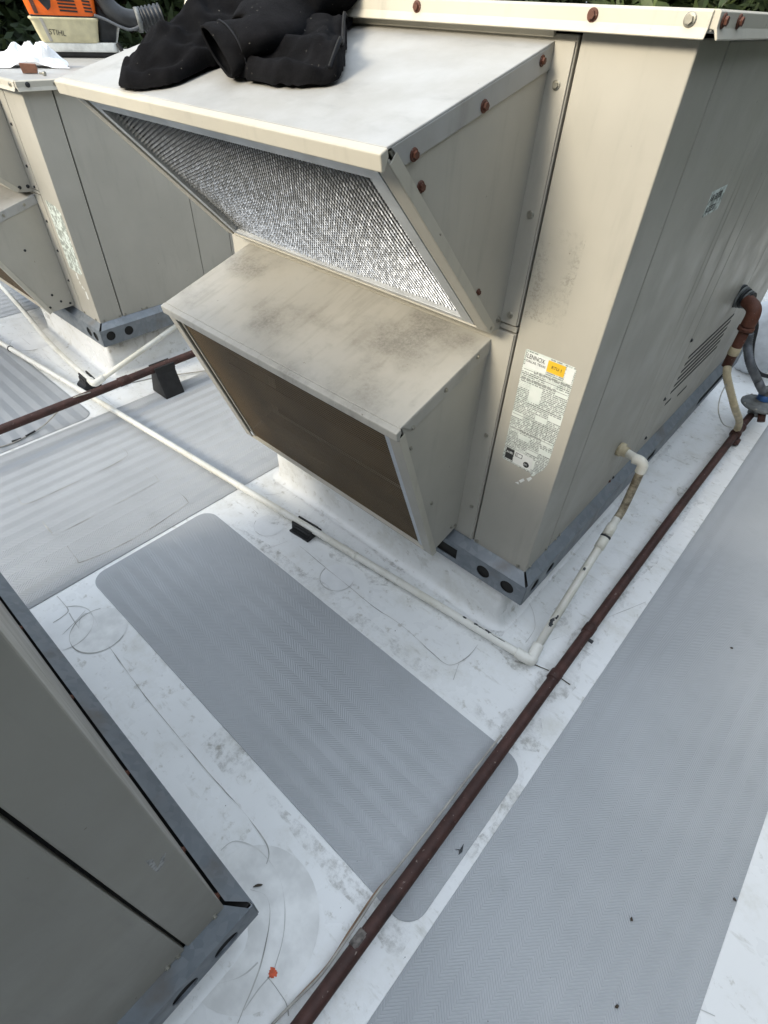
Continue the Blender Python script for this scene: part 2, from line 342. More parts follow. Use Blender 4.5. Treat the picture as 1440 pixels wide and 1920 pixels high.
for S,mt in (([(204,1212),(246,1270),(291,1329),(403,1463),(448,1512),(493,1571),(504,1598),(500,1620)],'seam'),
    ([(107,1118),(118,1130),(128,1145),(118,1156),(100,1168)],'seam'),([(148,1179),(152,1158),(166,1150),(178,1160),(184,1176)],'seam_soft'),
    ([(118,1190),(138,1170),(160,1145)],'seam_soft'),([(130,1150),(147,1177)],'seam_soft'),
    ([(414,1595),(441,1577),(484,1593),(520,1638),(533,1687),(533,1745),(515,1817)],'seam_soft'),
    ([(470,1668),(496,1678),(506,1700),(505,1730),(497,1777),(482,1830),(462,1880),(446,1919)],'seam'),
    ([(387,1848),(430,1840),(460,1826),(484,1805)],'seam_soft'),([(505,1832),(480,1862),(458,1895)],'seam_soft'),
    ([(502,1832),(520,1855),(536,1880),(541,1905)],'seam'),
    ([(562,1024),(587,1045),(601,1057),(660,1105),(700,1138),(753,1173),(807,1222),(832,1243),(850,1247),(878,1231),(896,1209)],'seam'),
    ([(533,880),(545,892),(546,906),(539,920),(512,928),(495,927)],'seam_soft'),([(553,880),(563,900),(562,924),(545,939),(522,951)],'seam'),
    ([(909,1209),(920,1220),(935,1227),(967,1227)],'seam_soft'),([(1035,1200),(1060,1191),(1091,1178),(1135,1160),(1211,1129)],'seam_soft'),
    ([(986,1120),(1000,1150),(1002,1180),(985,1205)],'seam_soft'),
    ([(32,627),(57,647)],'seam_soft'),([(83,664),(100,680),(127,699)],'seam_soft'),([(127,718),(140,717),(155,712)],'seam_soft'),
    ([(340,640),(290,655),(255,672)],'seam_soft'),([(498,1030),(540,1015)],'seam_soft'),([(468,950),(484,964)],'seam'),
    ([(190,742),(228,770)],'seam_soft'),([(860,1245),(850,1275)],'seam_soft'),([(1255,1900),(1300,1890),(1340,1905)],'seam_soft')): seam(S,mat=mt)
seam([(989,1242),(1008,1249),(1029,1258)],mat='leafdry',width=.007); seam([(1048,1270),(1069,1284)],mat='leafdry',width=.005)
seam([(965,1240),(985,1246)],mat='seam',width=.006)
# orange paint mark and dark chips on the membrane
bm=bmesh.new(); c=pz(512,1824); 
pts=[bm.verts.new((c.x+(.0095+.0012*math.sin(5*a)+.0016*math.sin(9*a+1))*math.cos(a),c.y+(.0085+.0014*math.sin(3*a)+.0012*math.sin(11*a))*math.sin(a),.0024)) for a in [2*math.pi*k/30 for k in range(30)]]
bm.faces.new(pts); finish('paint_mark',bm,'redmark',roof)

# ------------------------------------------------------------------ walkway pads
def rrect(x0,y0,x1,y1,r,n=8):
    P=[]
    for cx,cy,a0 in ((x1-r,y1-r,0),(x0+r,y1-r,90),(x0+r,y0+r,180),(x1-r,y0+r,270)):
        for k in range(n+1): a=R(a0+90*k/n); P.append((cx+r*math.cos(a),cy+r*math.sin(a)))
    return P
def pad(x0,y0,x1,y1,r,alongx,label,z=.0032,mat='walkway'):
    bm=bmesh.new(); cx,cy=(x0+x1)/2,(y0+y1)/2
    P=rrect(x0-cx,y0-cy,x1-cx,y1-cy,r)
    if not alongx: P=[(y,-x) for x,y in P]
    prism(bm,[(x,y,0) for x,y in P],(0,0,z-.0006)); o=finish('walkway_pad',bm,mat,bevel=.0008,seg=1)
    o.location=(cx,cy,.0006)
    if not alongx: o.rotation_euler=(0,0,R(90))
    return tag(o,label,'walkway pad')
pad(-1.238,-.806,.254,-.308,.055,True,'grey chevron walkway pad with rounded corners lying under the rusty gas pipe')
pad(.281,-2.6,.789,3.4,.02,False,'long grey chevron walkway strip running beside the rusty gas pipe')
pad(-2.185,-2.6,-1.256,2.4,.02,False,'wide grey chevron walkway running between the two rooftop units, pvc pipe across it',mat='walkway_ribbed')
pad(-3.95,-.80,-2.205,-.302,.06,True,'grey chevron walkway pad in front of the shorter rooftop unit with the blower',mat='walkway_ribbed')
pad(-4.75,-2.6,-3.64,2.4,.02,False,'grey chevron walkway on the far side of the unit carrying the blower',mat='walkway_ribbed')
pad(-.6,2.86,.18,3.40,.03,True,'small grey walkway pad behind the tall rooftop unit')
W_=[[(29,919),(35,935),(50,945),(117,916),(202,877),(233,859),(239,849),(218,834)],[(80,978),(95,997),(109,1001),(194,958),(288,908),(296,898),(274,877)],[(126,1024),(144,1048),(159,1052),(253,1009),(342,951),(351,939),(329,918)]]
for S in W_: seam(S,z=.0032,mat='seam',width=.004,zz=.0012)

# ------------------------------------------------------------------ rooftop units (local frame: rail corner at 0,0; x<0, y>0)
ZC=.305
def rails(u,W,Dp,front_holes,right_holes,both=True):
    zb,zt=.2,.283
    # front rail sheet (plane y=0) and its sloped top flange
    def mk(name,L,holes,fr,fl):
        bm=bmesh.new(); holed_sheet(bm,L,zt-zb,holes,.0025,fr)
        a=[bm.verts.new(p) for p in fl]; bm.faces.new(a); o=finish(name,bm,'galv',u,recalc=False)
        s=o.modifiers.new('s','SOLIDIFY'); s.thickness=.0001
        o.modifiers.remove(s); return o
    mk('base_rail',W-.004,front_holes,lambda s,t,d:(-.002-s,d,zb+t),[(-.005,.0005,zt),(-W+.004,.0005,zt),(-W+.034,.034,ZC+.006),(-.036,.034,ZC+.006)])
    mk('base_rail',Dp-.004,right_holes,lambda s,t,d:(-d,.003+s,zb+t),[(-.0005,.010,zt),(-.034,.040,ZC+.006),(-.034,Dp-.034,ZC+.006),(-.0005,Dp-.004,zt)])
    pbox('base_rail',(-W+.002,Dp-.004,zb),(-.003,Dp,ZC),'galv',u); pbox('base_rail',(-W,.003,zb),(-W+.0025,Dp-.003,ZC),'galv',u)
    # rolled bead along rail faces and folded bottom lips
    pprism('rail_lip',[(-.004,.003,zb+.0002),(-.004,.024,zb+.001),(-.004,.024,zb+.003),(-.004,.003,zb+.0025)],(-W+.01,0,0),'galv',u,0)
    pprism('rail_lip',[(-.003,.006,zb+.0002),(-.024,.006,zb+.001),(-.024,.006,zb+.003),(-.003,.006,zb+.0025)],(0,Dp-.012,0),'galv',u,0)
    pbox('pan_shade_liner',(-W+.0065,.0065,.2035),(-.0065,Dp-.0065,.2815),'dark',u,0)  # dark box standing in for the shade seen through the rail holes
def cabinet(u,W,Dp,zt,seam_x,post_y,splits,filler_z,rust_lip=True,paintm='paint',fy=.03):
    f=.03; th=.012; g=.0035
    pbox('cabinet_core',(-W+f+th,f+th,ZC+.004),(-f-th,Dp-f-th,zt-.004),'dark',u,0)
    # L-shaped corner post wraps both visible faces
    bm=bmesh.new(); z0,z1=ZC,zt
    prism(bm,[(-seam_x+g,fy,z0),(-f,fy,z0),(-f,post_y-g,z0),(-f-th,post_y-g,z0),(-f-th,fy+th,z0),(-seam_x+g,fy+th,z0)],(0,0,z1-z0)); finish('corner_post',bm,paintm,u,.003,seg=3)
    ys=[post_y]+splits+[Dp-f]
    for a,b in zip(ys,ys[1:]): pbox('side_panel',(-f-th,a+g*.5,ZC+.003),(-f,b-g*.5,zt-.003),paintm,u,.0025,seg=3)
    pbox('side_panel',(-W+f,f+.002,ZC),(-W+f+th,Dp-f,zt),paintm,u,.002); pbox('end_panel',(-W+f,Dp-f-.001,ZC+.002),(-f,Dp-f+th,zt-.002),paintm,u,.002)
    for a,b in zip(filler_z,filler_z[1:]): pbox('front_panel',(-W+f,fy,a+g*.5),(-seam_x-g*.3,fy+th,b-g*.5),paintm,u,.002)
    # top with folded drip lips
    pbox('top_panel',(-W+.014,.014,zt+.006),(-.014,Dp-.014,zt+.030),'paint_chalk',u,.004,seg=3)
    prof=lambda s:[(s*.0+.031,zt+.0315),(.013,zt+.0315),(.0095,zt+.029),(.0085,zt+.012),(.003,zt+.0),(.0055,zt-.0015),(.012,zt+.010),(.031,zt+.012)]
    pprism('top_lip',[(-.019,y,z) for y,z in prof(1)],(-W+.03,0,0),'paint_pale',u,.001)
    pprism('top_lip',[(-y,.013,z) for y,z in prof(1)],(0,Dp-.03,0),'paint_pale',u,.001)
def bar(name,p0,p1,wv,tv,mat,parent,bevel=.001):
    p0,p1,wv,tv=map(Vector,(p0,p1,wv,tv)); bm=bmesh.new(); prism(bm,[p0,p0+wv,p0+wv+tv,p0+tv],p1-p0); return finish(name,bm,mat,parent,bevel)
def hood(u,xr,xl,A,B,C,zback,topmat,name,kind):
    A,B,C=[Vector((0,*p)) for p in (A,B,C)]; yf=.0285
    d=(C-B).normalized(); nrm=Vector((0,d.z,-d.y)); nrm=nrm if nrm.y<0 else -nrm   # outward of the opening
    td=(A-B).normalized(); tn=Vector((0,-td.z,td.y)); tn=tn if tn.z>0 else -tn
    X=lambda x,v: Vector((x,v.y,v.z))
    # top sheet with side flanges
    bm=bmesh.new(); t0=B+td*.012; 
    prism(bm,[X(xr+.003,t0),X(xr+.003,A),X(xr+.003,A-tn*.005),X(xr+.003,t0-tn*.005)],(xl-xr-.006,0,0))
    hd=finish(name,bm,topmat,u,.002)
    for x,s in ((xr,1),(xl,-1)):
        pprism('side_flange',[X(x+.0035*s,B+td*.02-tn*.0035),X(x+.0035*s,A-td*.004-tn*.0035),X(x+.0035*s,A-td*.004-tn*.036),X(x+.0035*s,B+td*.045-tn*.036)],(-.003*s,0,0),topmat if s>0 else 'paint',hd,.001)
        # side panel
        pprism('hood_side',[X(x,B-tn*.008+td*.02),X(x,A-tn*.008),X(x,Vector((0,yf,A.z-.012))),X(x,Vector((0,yf,zback))),X(x,C+Vector((0,.02,(zback-C.z)*.4))),X(x,C)],(-.004*s,0,0),'paint',hd,.0008)
        # front flange of the side panel and its proud hem
        bar('side_hem',X(x+.002*s,B+d*.022-nrm*.0),X(x+.002*s,C),(-.032*s,0,0),-nrm*.006,'paint',hd)
        bar('side_hem',X(x+.0045*s,B+d*.026-nrm*.0),X(x+.0045*s,C+d*.004),(-.0022*s,0,0),-nrm*.020,'paint_pale',hd,.0007)
    # front lip of the top sheet
    bm=bmesh.new(); L0=B+td*.012; a=L0; b=B+Vector((0,-.004,-.003)); c2=B+Vector((0,.000,-.026)); c3=c2+Vector((0,.006,0)); b2=L0-tn*.012
    prism(bm,[X(xr+.006,p) for p in (a,b,c2,c3,b2)],(xl-xr-.012,0,0)); finish('front_lip',bm,'paint_pale' if kind=='mesh' else topmat,hd,.0025,seg=3)
    L=(C-B).length
    if kind=='mesh':
        i=-nrm*.004; xa,xb=xr-.040,xl+.034
        T0=B+d*.046+i; T1=C-d*.006+i
        bar('filter_frame',X(xa,T0),X(xb,T0),d*.030,-nrm*.02,'bright_steel',hd); bar('filter_frame',X(xa,T1-d*.014),X(xb,T1-d*.014),d*.016,-nrm*.02,'bright_steel',hd)
        bar('filter_frame',X(xa,T0+d*.029),X(xa,T1-d*.012),(-.030,0,0),-nrm*.019,'bright_steel',hd); bar('filter_frame',X(xb,T0+d*.029),X(xb,T1-d*.012),(.022,0,0),-nrm*.019,'bright_steel',hd)
        bar('bottom_hem',X(xr-.03,C-nrm*.001-d*.003),X(xl+.03,C-nrm*.001-d*.003),d*.008,-nrm*.03,'paint',hd)
        # woven aluminium: one tilted slat per cell over a dark backing
        bm=bmesh.new(); S0=T0+d*.028-nrm*.010; Ls=(T1-T0).length-.040; Lx=(xa-.030)-(xb+.022)
        nx=int(Lx/.0105); ny=int(Ls/.0086); rnd=random.Random(3)
        for ix in range(nx):
            for iy in range(ny+1):
                x=xa-.030-(ix+.5)*Lx/nx+0; s=(iy+(.5 if ix%2 else 0))*Ls/ny
                if s>Ls-.003: continue
                bul=.003*math.sin(x*9)*math.sin(s*12)
                c=X(x,S0+d*s+nrm*bul); k=rnd.uniform(.96,1.04)
                nn=Vector((rnd.uniform(-.06,.02),-.84,rnd.uniform(.47,.63))).normalized(); e1=Vector((1,0,0)); e1=(e1-nn*e1.dot(nn)).normalized()*.0036*k
                e2=nn.cross(e1).normalized()*.0019; e1=e1-e2*.9*(1 if e2.z>0 else -1)
                q=[c+e1-e2*.9,c+e1*.1-e2,c-e1-e2*.2,c-e1+e2*.9,c-e1*.1+e2,c+e1+e2*.2]
                bm.faces.new([bm.verts.new(p) for p in q])
        tag(finish('filter_mesh',bm,'alu',hd,recalc=False),kind='stuff')
        bar('filter_backing',X(xa-.028,S0-nrm*.008-d*.004),X(xb+.020,S0-nrm*.008-d*.004),d*(Ls+.012),-nrm*.002,'filter_back',hd,0)
    else:
        i=-nrm*.008; xa,xb=xr-.031,xl+.034
        bar('screen_frame',X(xa,B+d*.030+i),X(xa,C-d*.004+i),(-.024,0,0),-nrm*.010,'bright_steel',hd); bar('screen_frame',X(xb,B+d*.030+i),X(xb,C-d*.004+i),(.010,0,0),-nrm*.010,'paint',hd)
        bar('bottom_hem',X(xr-.03,C-nrm*.001-d*.004),X(xl+.03,C-nrm*.001-d*.004),d*.006,-nrm*.014,'paint_pale',hd)
        bm=bmesh.new(); S0=B+d*.026-nrm*.012; prism(bm,[X(xa-.023,S0),X(xb+.009,S0),X(xb+.009,C-d*.004-nrm*.012),X(xa-.023,C-d*.004-nrm*.012)],-nrm*.0008); finish('bird_screen',bm,'screen',hd)
        for t,o in ((.02,.05),(.36,.06),(.70,.045)):
            P=B+(C-B)*(t+.06)-nrm*o; bar('damper_blade',X(xa-.05,P),X(xb+.03,P),d*(L*.30)-nrm*.028,-nrm*.003,'damper',hd,.0005)
        bar('hood_floor',X(xr-.004,C+d*.0-nrm*.016),X(xl+.004,C-nrm*.016),Vector((0,yf-.003,zback+.003))-(C-nrm*.016),(0,0,.002),'dark',hd,0)  # dark panel added to close a light leak below the screen
        bar('damper_frame',X(xr-.05,Vector((0,yf-.004,zback+.02))),X(xl+.05,Vector((0,yf-.004,zback+.02))),(0,0,A.z-zback-.05),(0,.003,0),'dark',hd,0)  # dark sheet: shade inside the hood put into its colour
    return hd,A,B,C,td,tn,d
fr=lambda *a:list(a)
# ---- tall main unit
U=empty('rooftop_unit',(0,0,0),'tall beige rooftop air conditioner with two intake hoods and a white data plate','air conditioner')
WM,DM=1.313,2.17
rails(U,WM,DM,[('o',.145,.040,.0235),('o',.057,.040,.0235),('r',.247,.018,.345,.062)],
     [('o',.066,.036,.0235),('o',.162,.034,.0235),('r',.93,.012,1.02,.055),('r',1.50,.022,1.95,.068)])
cabinet(U,WM,DM,1.497,.2195,.172,[.908,1.50],[ZC,.9855,1.002,1.494])
h1=hood(U,-.263,-1.228,(.028,1.484),(-.398,1.374),(-.019,.990),.985,'paint_chalk','intake_hood','mesh')[0]
h2=hood(U,-.281,-1.190,(.028,.957),(-.306,.857),(-.098,.293),.335,'paint_mildew','exhaust_hood','screen')[0]
# flange strips beside the hoods
pbox('hood_flange',(-.2645,.0262,1.004),(-.223,.0300,1.484),'paint',h1,.0008); pbox('hood_flange',(-.2825,.0262,.312),(-.223,.0300,.984),'paint',h2,.0008)
pbox('cover_strip',(-1.25,.0225,1.4875),(-.263,.0300,1.4985),'paint_pale',U,.001)
for x,z in ((-.242,1.427),(-.242,1.227),(-.243,1.024)): screw((x,.0262,z),(0,-1,0),'zinc',h1,.9)
for x,z in ((-.242,.698),(-.243,.441)): screw((x,.0262,z),(0,-1,0),'zinc',h2,.8)
for x,z in ((-.204,.316),(-.056,.316)): screw((x,.03,z),(0,-1,0),'zinc',U,.8)
for y,z,k,s in ((-.006,1.4585,'rust',.95),(-.161,1.408,'rust',1.1),(-.327,1.362,'rust',1.1)): screw((-.2595,y,z),(1,0,0),k,h1,s)
for y,z,k,s in ((-.302,1.317,'rust',1.1),(-.09,1.10,'rust',.9),(.012,1.012,'zinc',.9),(-.02,1.003,'zinc',.9)): screw((-.263,y,z),(1,0,0),k,h1,s)
for y,z in ((-.024,.929),(-.139,.889),(-.252,.842)): screw((-.2775,y,z),(1,0,0),'zinc',h2,.75)
for y,z in ((-.249,.782),(-.135,.536),(-.009,.352),(.012,.345)): screw((-.281,y,z),(1,0,0),'zinc',h2,.75)
for x,k in ((-.545,'rust'),(-.195,'rust'),(-.047,'zinc'),(-.92,'rust')): screw((x,.0085,1.5165),(0,-1,0),k,U,1.05)
for y in (.030,.101,.45,.9,1.5): screw((-.0085,y,1.5165),(1,0,0),'rust',U,1.05)
for y,k in ((.055,'zinc'),(.15,'zinc'),(.21,'zinc'),(.235,'zinc'),(.60,'rust'),(.63,'dark')): screw((-.03,y,.316),(1,0,0),k,U,.75)
for y,z in ((.905,.518),(.905,.742),(.88,.36),(1.52,.70)): screw((-.03,y,z),(1,0,0),'dark',U,.9)
# embossed stiffeners, louvre slots and service label on the long side
for y in (.62,.66,.80): pprism('stiffener',[(-.0305,y-.010,.34),(-.0285,y,.34),(-.0305,y+.010,.34)],(0,0,1.12),'paint',U,0,smooth=False)
for k in range(6):
    z=.512+k*.026; y0=.965+k*.006
    bm=bmesh.new(); box(bm,(-.0315,y0,z),(-.0290,y0+.52,z+.0105)); lv=finish('louvre_slot',bm,'dark',U,.0006)
for k in range(2): pbox('louvre_slot',(-.0315,.96+.16*k,.465-.03*k),(-.0291,1.02+.2*k,.474-.03*k),'dark',U,0)
RX=Matrix.Rotation(R(90),4,'Z')@XZ
pbox('service_label',(-.0301,.425,1.195),(-.0294,.53,1.245),'label_worn',U,0)
text('AIR FILTER',.019,'black_print',Matrix.Translation((-.0292,.430,1.224))@RX,U,sx=.9); text('ACCESS',.019,'black_print',Matrix.Translation((-.0292,.430,1.201))@RX,U,sx=.9)
# data plate
NP=[(-.1875,.9605),(-.184,.9635),(-.066,.9625),(-.061,.957),(-.0585,.80),(-.0600,.700),(-.066,.680),(-.088,.645),(-.094,.643),(-.098,.650),(-.181,.653),(-.1845,.657)]
plate=pprism('data_plate',[(x,.0296,z) for x,z in NP],(0,.0006,0),'label',U,0)
def rect(name,x0,z0,x1,z1,mat,y=.0294): return pbox(name,(x0,y,z0),(x1,y+.0003,z1),mat,plate,0)
rect('print_area',-.182,.922,-.128,.9575,'white_print'); rect('print_area',-.083,.922,-.064,.957,'white_print')
text('LENNOX',.0150,'black_print',Matrix.Translation((-.181,.0291,.944))@XZ,plate,sx=.74); text('DALLAS, TEXAS',.0075,'black_print',Matrix.Translation((-.181,.0291,.935))@XZ,plate,sx=.95)
rect('yellow_sticker',-.128,.930,-.085,.957,'yellow'); text('RTU 1',.010,'black_print',Matrix.Translation((-.118,.0291,.9405))@XZ,plate)
rect('logo_block',-.178,.660,-.155,.692,'black_print'); text('AHRI',.0095,'white_print',Matrix.Translation((-.1765,.0291,.678))@XZ,plate,sx=.9)
rect('print_area',-.153,.656,-.100,.694,'white_print'); rect('logo_block',-.150,.678,-.130,.690,'black_print','' or .0291); rect('print_area',-.1485,.6795,-.1315,.6885,'white_print',.0289)
text('c',.011,'black_print',Matrix.Translation((-.147,.0287,.681))@XZ,plate); 
bm=bmesh.new(); prism(bm,[(-.115+.0085*math.cos(a),.0291,.668+.0085*math.sin(a)) for a in [k*math.pi/10 for k in range(20)]],(0,-.0002,0)); finish('logo_block',bm,'black_print',plate)
text('ETL',.0065,'white_print',Matrix.Translation((-.1215,.0287,.6655))@XZ,plate)
for z in (.916,.905,.893,.835,.795,.755,.715): rect('rule_line',-.183,z,-.063,z+.0008,'black_print')
for x in (-.125,-.112,-.099,-.086,-.073): rect('rule_line',x,.755,x+.0006,.795,'black_print')
for P in (((-.098,.628),(-.088,.640),(-.083,.636),(-.090,.622)),((-.117,.610),(-.106,.624),(-.101,.619),(-.110,.606)),((-.126,.598),(-.117,.606),(-.114,.598))):
    bm=bmesh.new(); prism(bm,[(x-.006,.0297,z) for x,z in P],(0,.0005,0)); finish('label_scrap',bm,'white_print',U)
gr=G('label_residue'); msk=gr.math('MULTIPLY',gr.ramp(gr.noise(150,5,None,.8),.47,.60),gr.ramp(gr.noise(9,3),.38,.62)); tr_=gr.n.new('ShaderNodeBsdfTransparent'); mx_=gr.n.new('ShaderNodeMixShader')
gr.link(gr.math('MULTIPLY',msk,.11),mx_.inputs[0]); gr.link(tr_.outputs[0],mx_.inputs[1]); gr.link(gr.b.outputs[0],mx_.inputs[2]); gr.link(mx_.outputs[0],gr.n['Material Output'].inputs[0]); M['residue']=gr.done((.15,.14,.115),.8)
pbox('label_residue',(-.212,.0296,1.03),(-.118,.0299,1.215),'residue',U,0)
# ---- shorter unit carrying the blower
UL=empty('rooftop_unit',(-2.417,-.068,0),'shorter beige rooftop air conditioner with orange leaf blower standing on its top','air conditioner')
rails(UL,1.40,2.1,[('o',.135,.038,.0235),('o',.066,.036,.0235)],[('o',.046,.046,.0235),('o',.143,.044,.0235)])
cabinet(UL,1.40,2.1,1.229,.216,.150,[.657,.86],[ZC,.842,.858,1.226])
g1=hood(UL,-.287,-1.27,(.028,1.205),(-.33,1.115),(-.040,.852),.845,'paint_chalk','intake_hood','mesh')[0]
g2=hood(UL,-.287,-1.25,(.028,.835),(-.31,.745),(-.105,.318),.325,'paint_chalk','exhaust_hood','screen')[0]
for y,z in ((-.02,.868),(.015,.868),(-.13,.93)): screw((-.287,y,z),(1,0,0),'dark',g1,.9)
for y,z in ((-.03,.802),(-.13,.775)): screw((-.2835,y,z),(1,0,0),'zinc',g2,.8)
for y,z in ((-.06,.40),(-.10,.62),(.01,.34),(-.03,.36),(-.09,.345)): screw((-.287,y,z),(1,0,0),'dark',g2,.7)
for z in (1.10,.95,.87,.73,.60,.46): screw((-.25,.030,z),(0,-1,0),'dark',UL,.8)
for x in (-.19,-.07): screw((x,.03,.316),(0,-1,0),'zinc',UL,.8)
for y in (.05,.135,.165,.26,.285,.50): screw((-.03,y,.316),(1,0,0),'zinc',UL,.8)
for y,k in ((.055,'dark'),(.16,'zinc'),(.5,'rust')): screw((-.0085,y,1.2485),(1,0,0),k,UL,1.05)
for x in (-.05,-.3): screw((x,.0085,1.2485),(0,-1,0),'zinc',UL,1)
pl2=pprism('data_plate',[(x,.0296,z) for x,z in ((-.180,.832),(-.09,.822),(-.052,.80),(-.050,.545),(-.060,.533),(-.175,.540))],(0,.0006,0),'label_worn',UL,0)
for P in ((-.125,.50,-.112,.53),(-.118,.478,-.110,.492),(-.105,.462,-.097,.474),(-.092,.458,-.085,.468),(-.088,.415,-.072,.452)): pbox('label_scrap',(P[0],.0296,P[1]),(P[2],.0302,P[3]),'white_print',UL,0)
# ---- foreground unit (mirrored in y: its near corner is at +x, +y)
FLIP=True
UF=empty('rooftop_unit',(.018,-1.013,0),'shaded rooftop unit with a pale scratch and galvanised rail corner by the orange mark','air conditioner')
rails(UF,1.40,2.1,[('o',.3,.04,.0235)],[('o',.070,.030,.0255),('o',.158,.030,.0255),('o',.40,.03,.0255)])
cabinet(UF,1.40,2.1,1.30,.16,.121,[.62,1.3],[ZC,1.297],paintm='paint_shaded',fy=.040)
for y in (.060,.135,.155): screw((-.03,y,.316),(1,0,0),'zinc',UF,.75)
for x,k in ((-.05,'rust'),(-.16,'rust'),(-.37,'rust'),(-.62,'rust'),(-.9,'rust')): screw((x,.040,.32),(0,-1,0),k,UF,.9)
FLIP=False
# pale scratch (chevron shaped) on its side
bm=bmesh.new(); prism(bm,[px(a/2.232,1060+b_/2.232,-.0118)-Vector((.018,-1.013,0)) for a,b_ in ((608,1238),(638,1228),(660,1266),(676,1222),(694,1203),(684,1252),(656,1286),(640,1272))],(.0003,0,0)); finish('paint_scratch',bm,'scratch',UF)

# ------------------------------------------------------------------ pipes
def pipe_thing(name,label,cat,base): return empty(name,base,label,cat)
def rel(P,b): return [Vector(p)-Vector(b) for p in P]
# rusty gas line beside the walkway
b=Vector((.181,-1.2,0)); GP=pipe_thing('gas_pipe','rusty brown gas pipe running past the tall unit to a regulator','pipe',b)
zp=.058; ex=.188
ptube('pipe_run',rel([(.190,-2.3,zp),(.1855,-.6,zp),(.181,.4,zp),(.1815,1.1,zp+.004),(ex,1.72,zp+.012)],b),.0167,'rust_pipe',GP,18,sm=8)
for y,l in ((-.06,.035),(.165,.04)):
    plathe('coupling',[(.0172,0),(.0192,.002),(.0192,l-.002),(.0172,l)],Vector((.1812,y,zp))-b,(0,1,0),'rust_pipe',GP)
plathe('bare_band',[(.0168,0),(.0171,.006),(.0171,.030),(.0168,.036)],Vector((.1842,-.915,zp))-b,(0,1,0),'worn_band',GP)
bm=bmesh.new(); box(bm,(.196,.150,.045),(.212,.160,.053)); o=finish('clip',bm,'plastic_dark',GP,.001); o.location=-b
T=Vector((ex,1.74,zp+.014))
plathe('tee',[(.019,-.05),(.0245,-.048),(.0245,-.03),(.021,-.028),(.021,.028),(.0245,.03),(.0245,.048),(.019,.05)],T-b,(0,1,0),'rust_pipe',GP)
ptube('drip_leg',rel([T+Vector((0.004,0,0)),T+Vector((.012,-.01,-.066))],b),.016,'rust_pipe',GP); 
plathe('drip_cap',[(.02,0),(.0225,.002),(.0225,.026),(.016,.030)],T+Vector((.012,-.010,-.064))-b,(.0,0,-1) if False else (0,0,1),'rust_pipe',GP,12)
N=T+Vector((.004,.06,.006)); ptube('nipple',rel([T+Vector((0,.02,0)),N+Vector((.004,.08,.02))],b),.0165,'rust_pipe',GP)
RG=N+Vector((.012,.13,.055))
plathe('regulator_body',[(.026,-.05),(.032,-.046),(.034,-.01),(.03,.0)],RG-b,(0,0,1),'cast',GP)
rd=plathe('regulator_diaphragm',[(.03,-.004),(.078,.0),(.086,.006),(.086,.012),(.080,.018),(.05,.024),(.03,.034),(.022,.04)],RG-b,(0,0,1),'cast',GP,32)
plathe('regulator_ring',[(.026,.036),(.030,.038),(.030,.062),(.027,.066)],RG-b,(0,0,1),'blue',GP); plathe('regulator_cap',[(.022,.062),(.025,.066),(.025,.098),(.020,.102)],RG-b,(0,0,1),'cast',GP,12)
for k in range(8):
    a=k*math.pi/4; o=D.objects.new('screw',SCREW['zinc']); COL.objects.link(o); o.parent=GP; o.location=RG-b+Vector((.080*math.cos(a),.080*math.sin(a),.0165)); o.scale=(.6,.6,.6)
ptube('outlet_pipe',rel([RG+Vector((.0,.02,-.03)),RG+Vector((.01,.14,-.02)),RG+Vector((.012,.20,.02)),RG+Vector((.012,.22,.22))],b),.0165,'rust_pipe',GP,sm=6)
ptube('side_plug',rel([RG+Vector((.03,-.02,-.02)),RG+Vector((.045,-.045,-.05))],b),.017,'rust_pipe',GP)
# gas riser into the unit side + flexible connector
b2=Vector((.05,1.5,0)); 
E0=px(1396,588,-.02); yR=E0.y-.16
GR=pipe_thing('gas_riser','short rusty gas riser with elbow entering the side of the tall unit','pipe',(.055,yR,0)); b2=Vector((.055,yR,0))
top=px(1404,606,.055); bot=px(1359,690,.055); bot=Vector((top.x,top.y,bot.z))
ptube('riser',rel([top+Vector((0,0,.0)),bot],b2),.0185,'rust',GR,16); 
ptube('elbow',rel([top+Vector((0,0,-.01)),top+Vector((0,0,.03)),top+Vector((-.012,.012,.052)),top+Vector((-.045,.04,.06))],b2),.025,'rust',GR,16,sm=6)
plathe('elbow_collar',[(.022,0),(.0285,.002),(.0285,.016),(.022,.018)],top+Vector((0,0,-.03))-b2,(0,0,1),'rust',GR)
plathe('tape_wrap',[(.0187,0),(.0205,.002),(.0200,.03),(.0187,.032)],bot+Vector((0,0,.05))-b2,(0,0,1),'tan_hose',GR)
en=top+Vector((-.045,.04,.06)); ptube('entry_nipple',rel([en,Vector((-.035,en.y+.03,en.z))],b2),.021,'plastic_dark',GR)
for k in range(5): plathe('flange_ring',[(.03,0),(.043-.003*k,.001),(.043-.003*k,.005),(.03,.006)],Vector((-.029+.011*k,en.y+.026-.004*k,en.z))-b2,(1,-.3,0),'cast' if k%2 else 'plastic_dark',GR)
hp_=[bot+Vector((0,0,.01)),px(1363,705,.075),px(1370,735,.11),px(1378,765,.15),px(1386,790,.178),T+Vector((-.004,-.035,.022))]
hpts=smooth_pts(rel(hp_,b2),14); n=len(hpts)
ptube('flexible_connector',hpts,.0145,'tan_hose',GR,14,rad=[.0132+.0022*(i%2) for i in range(n)])
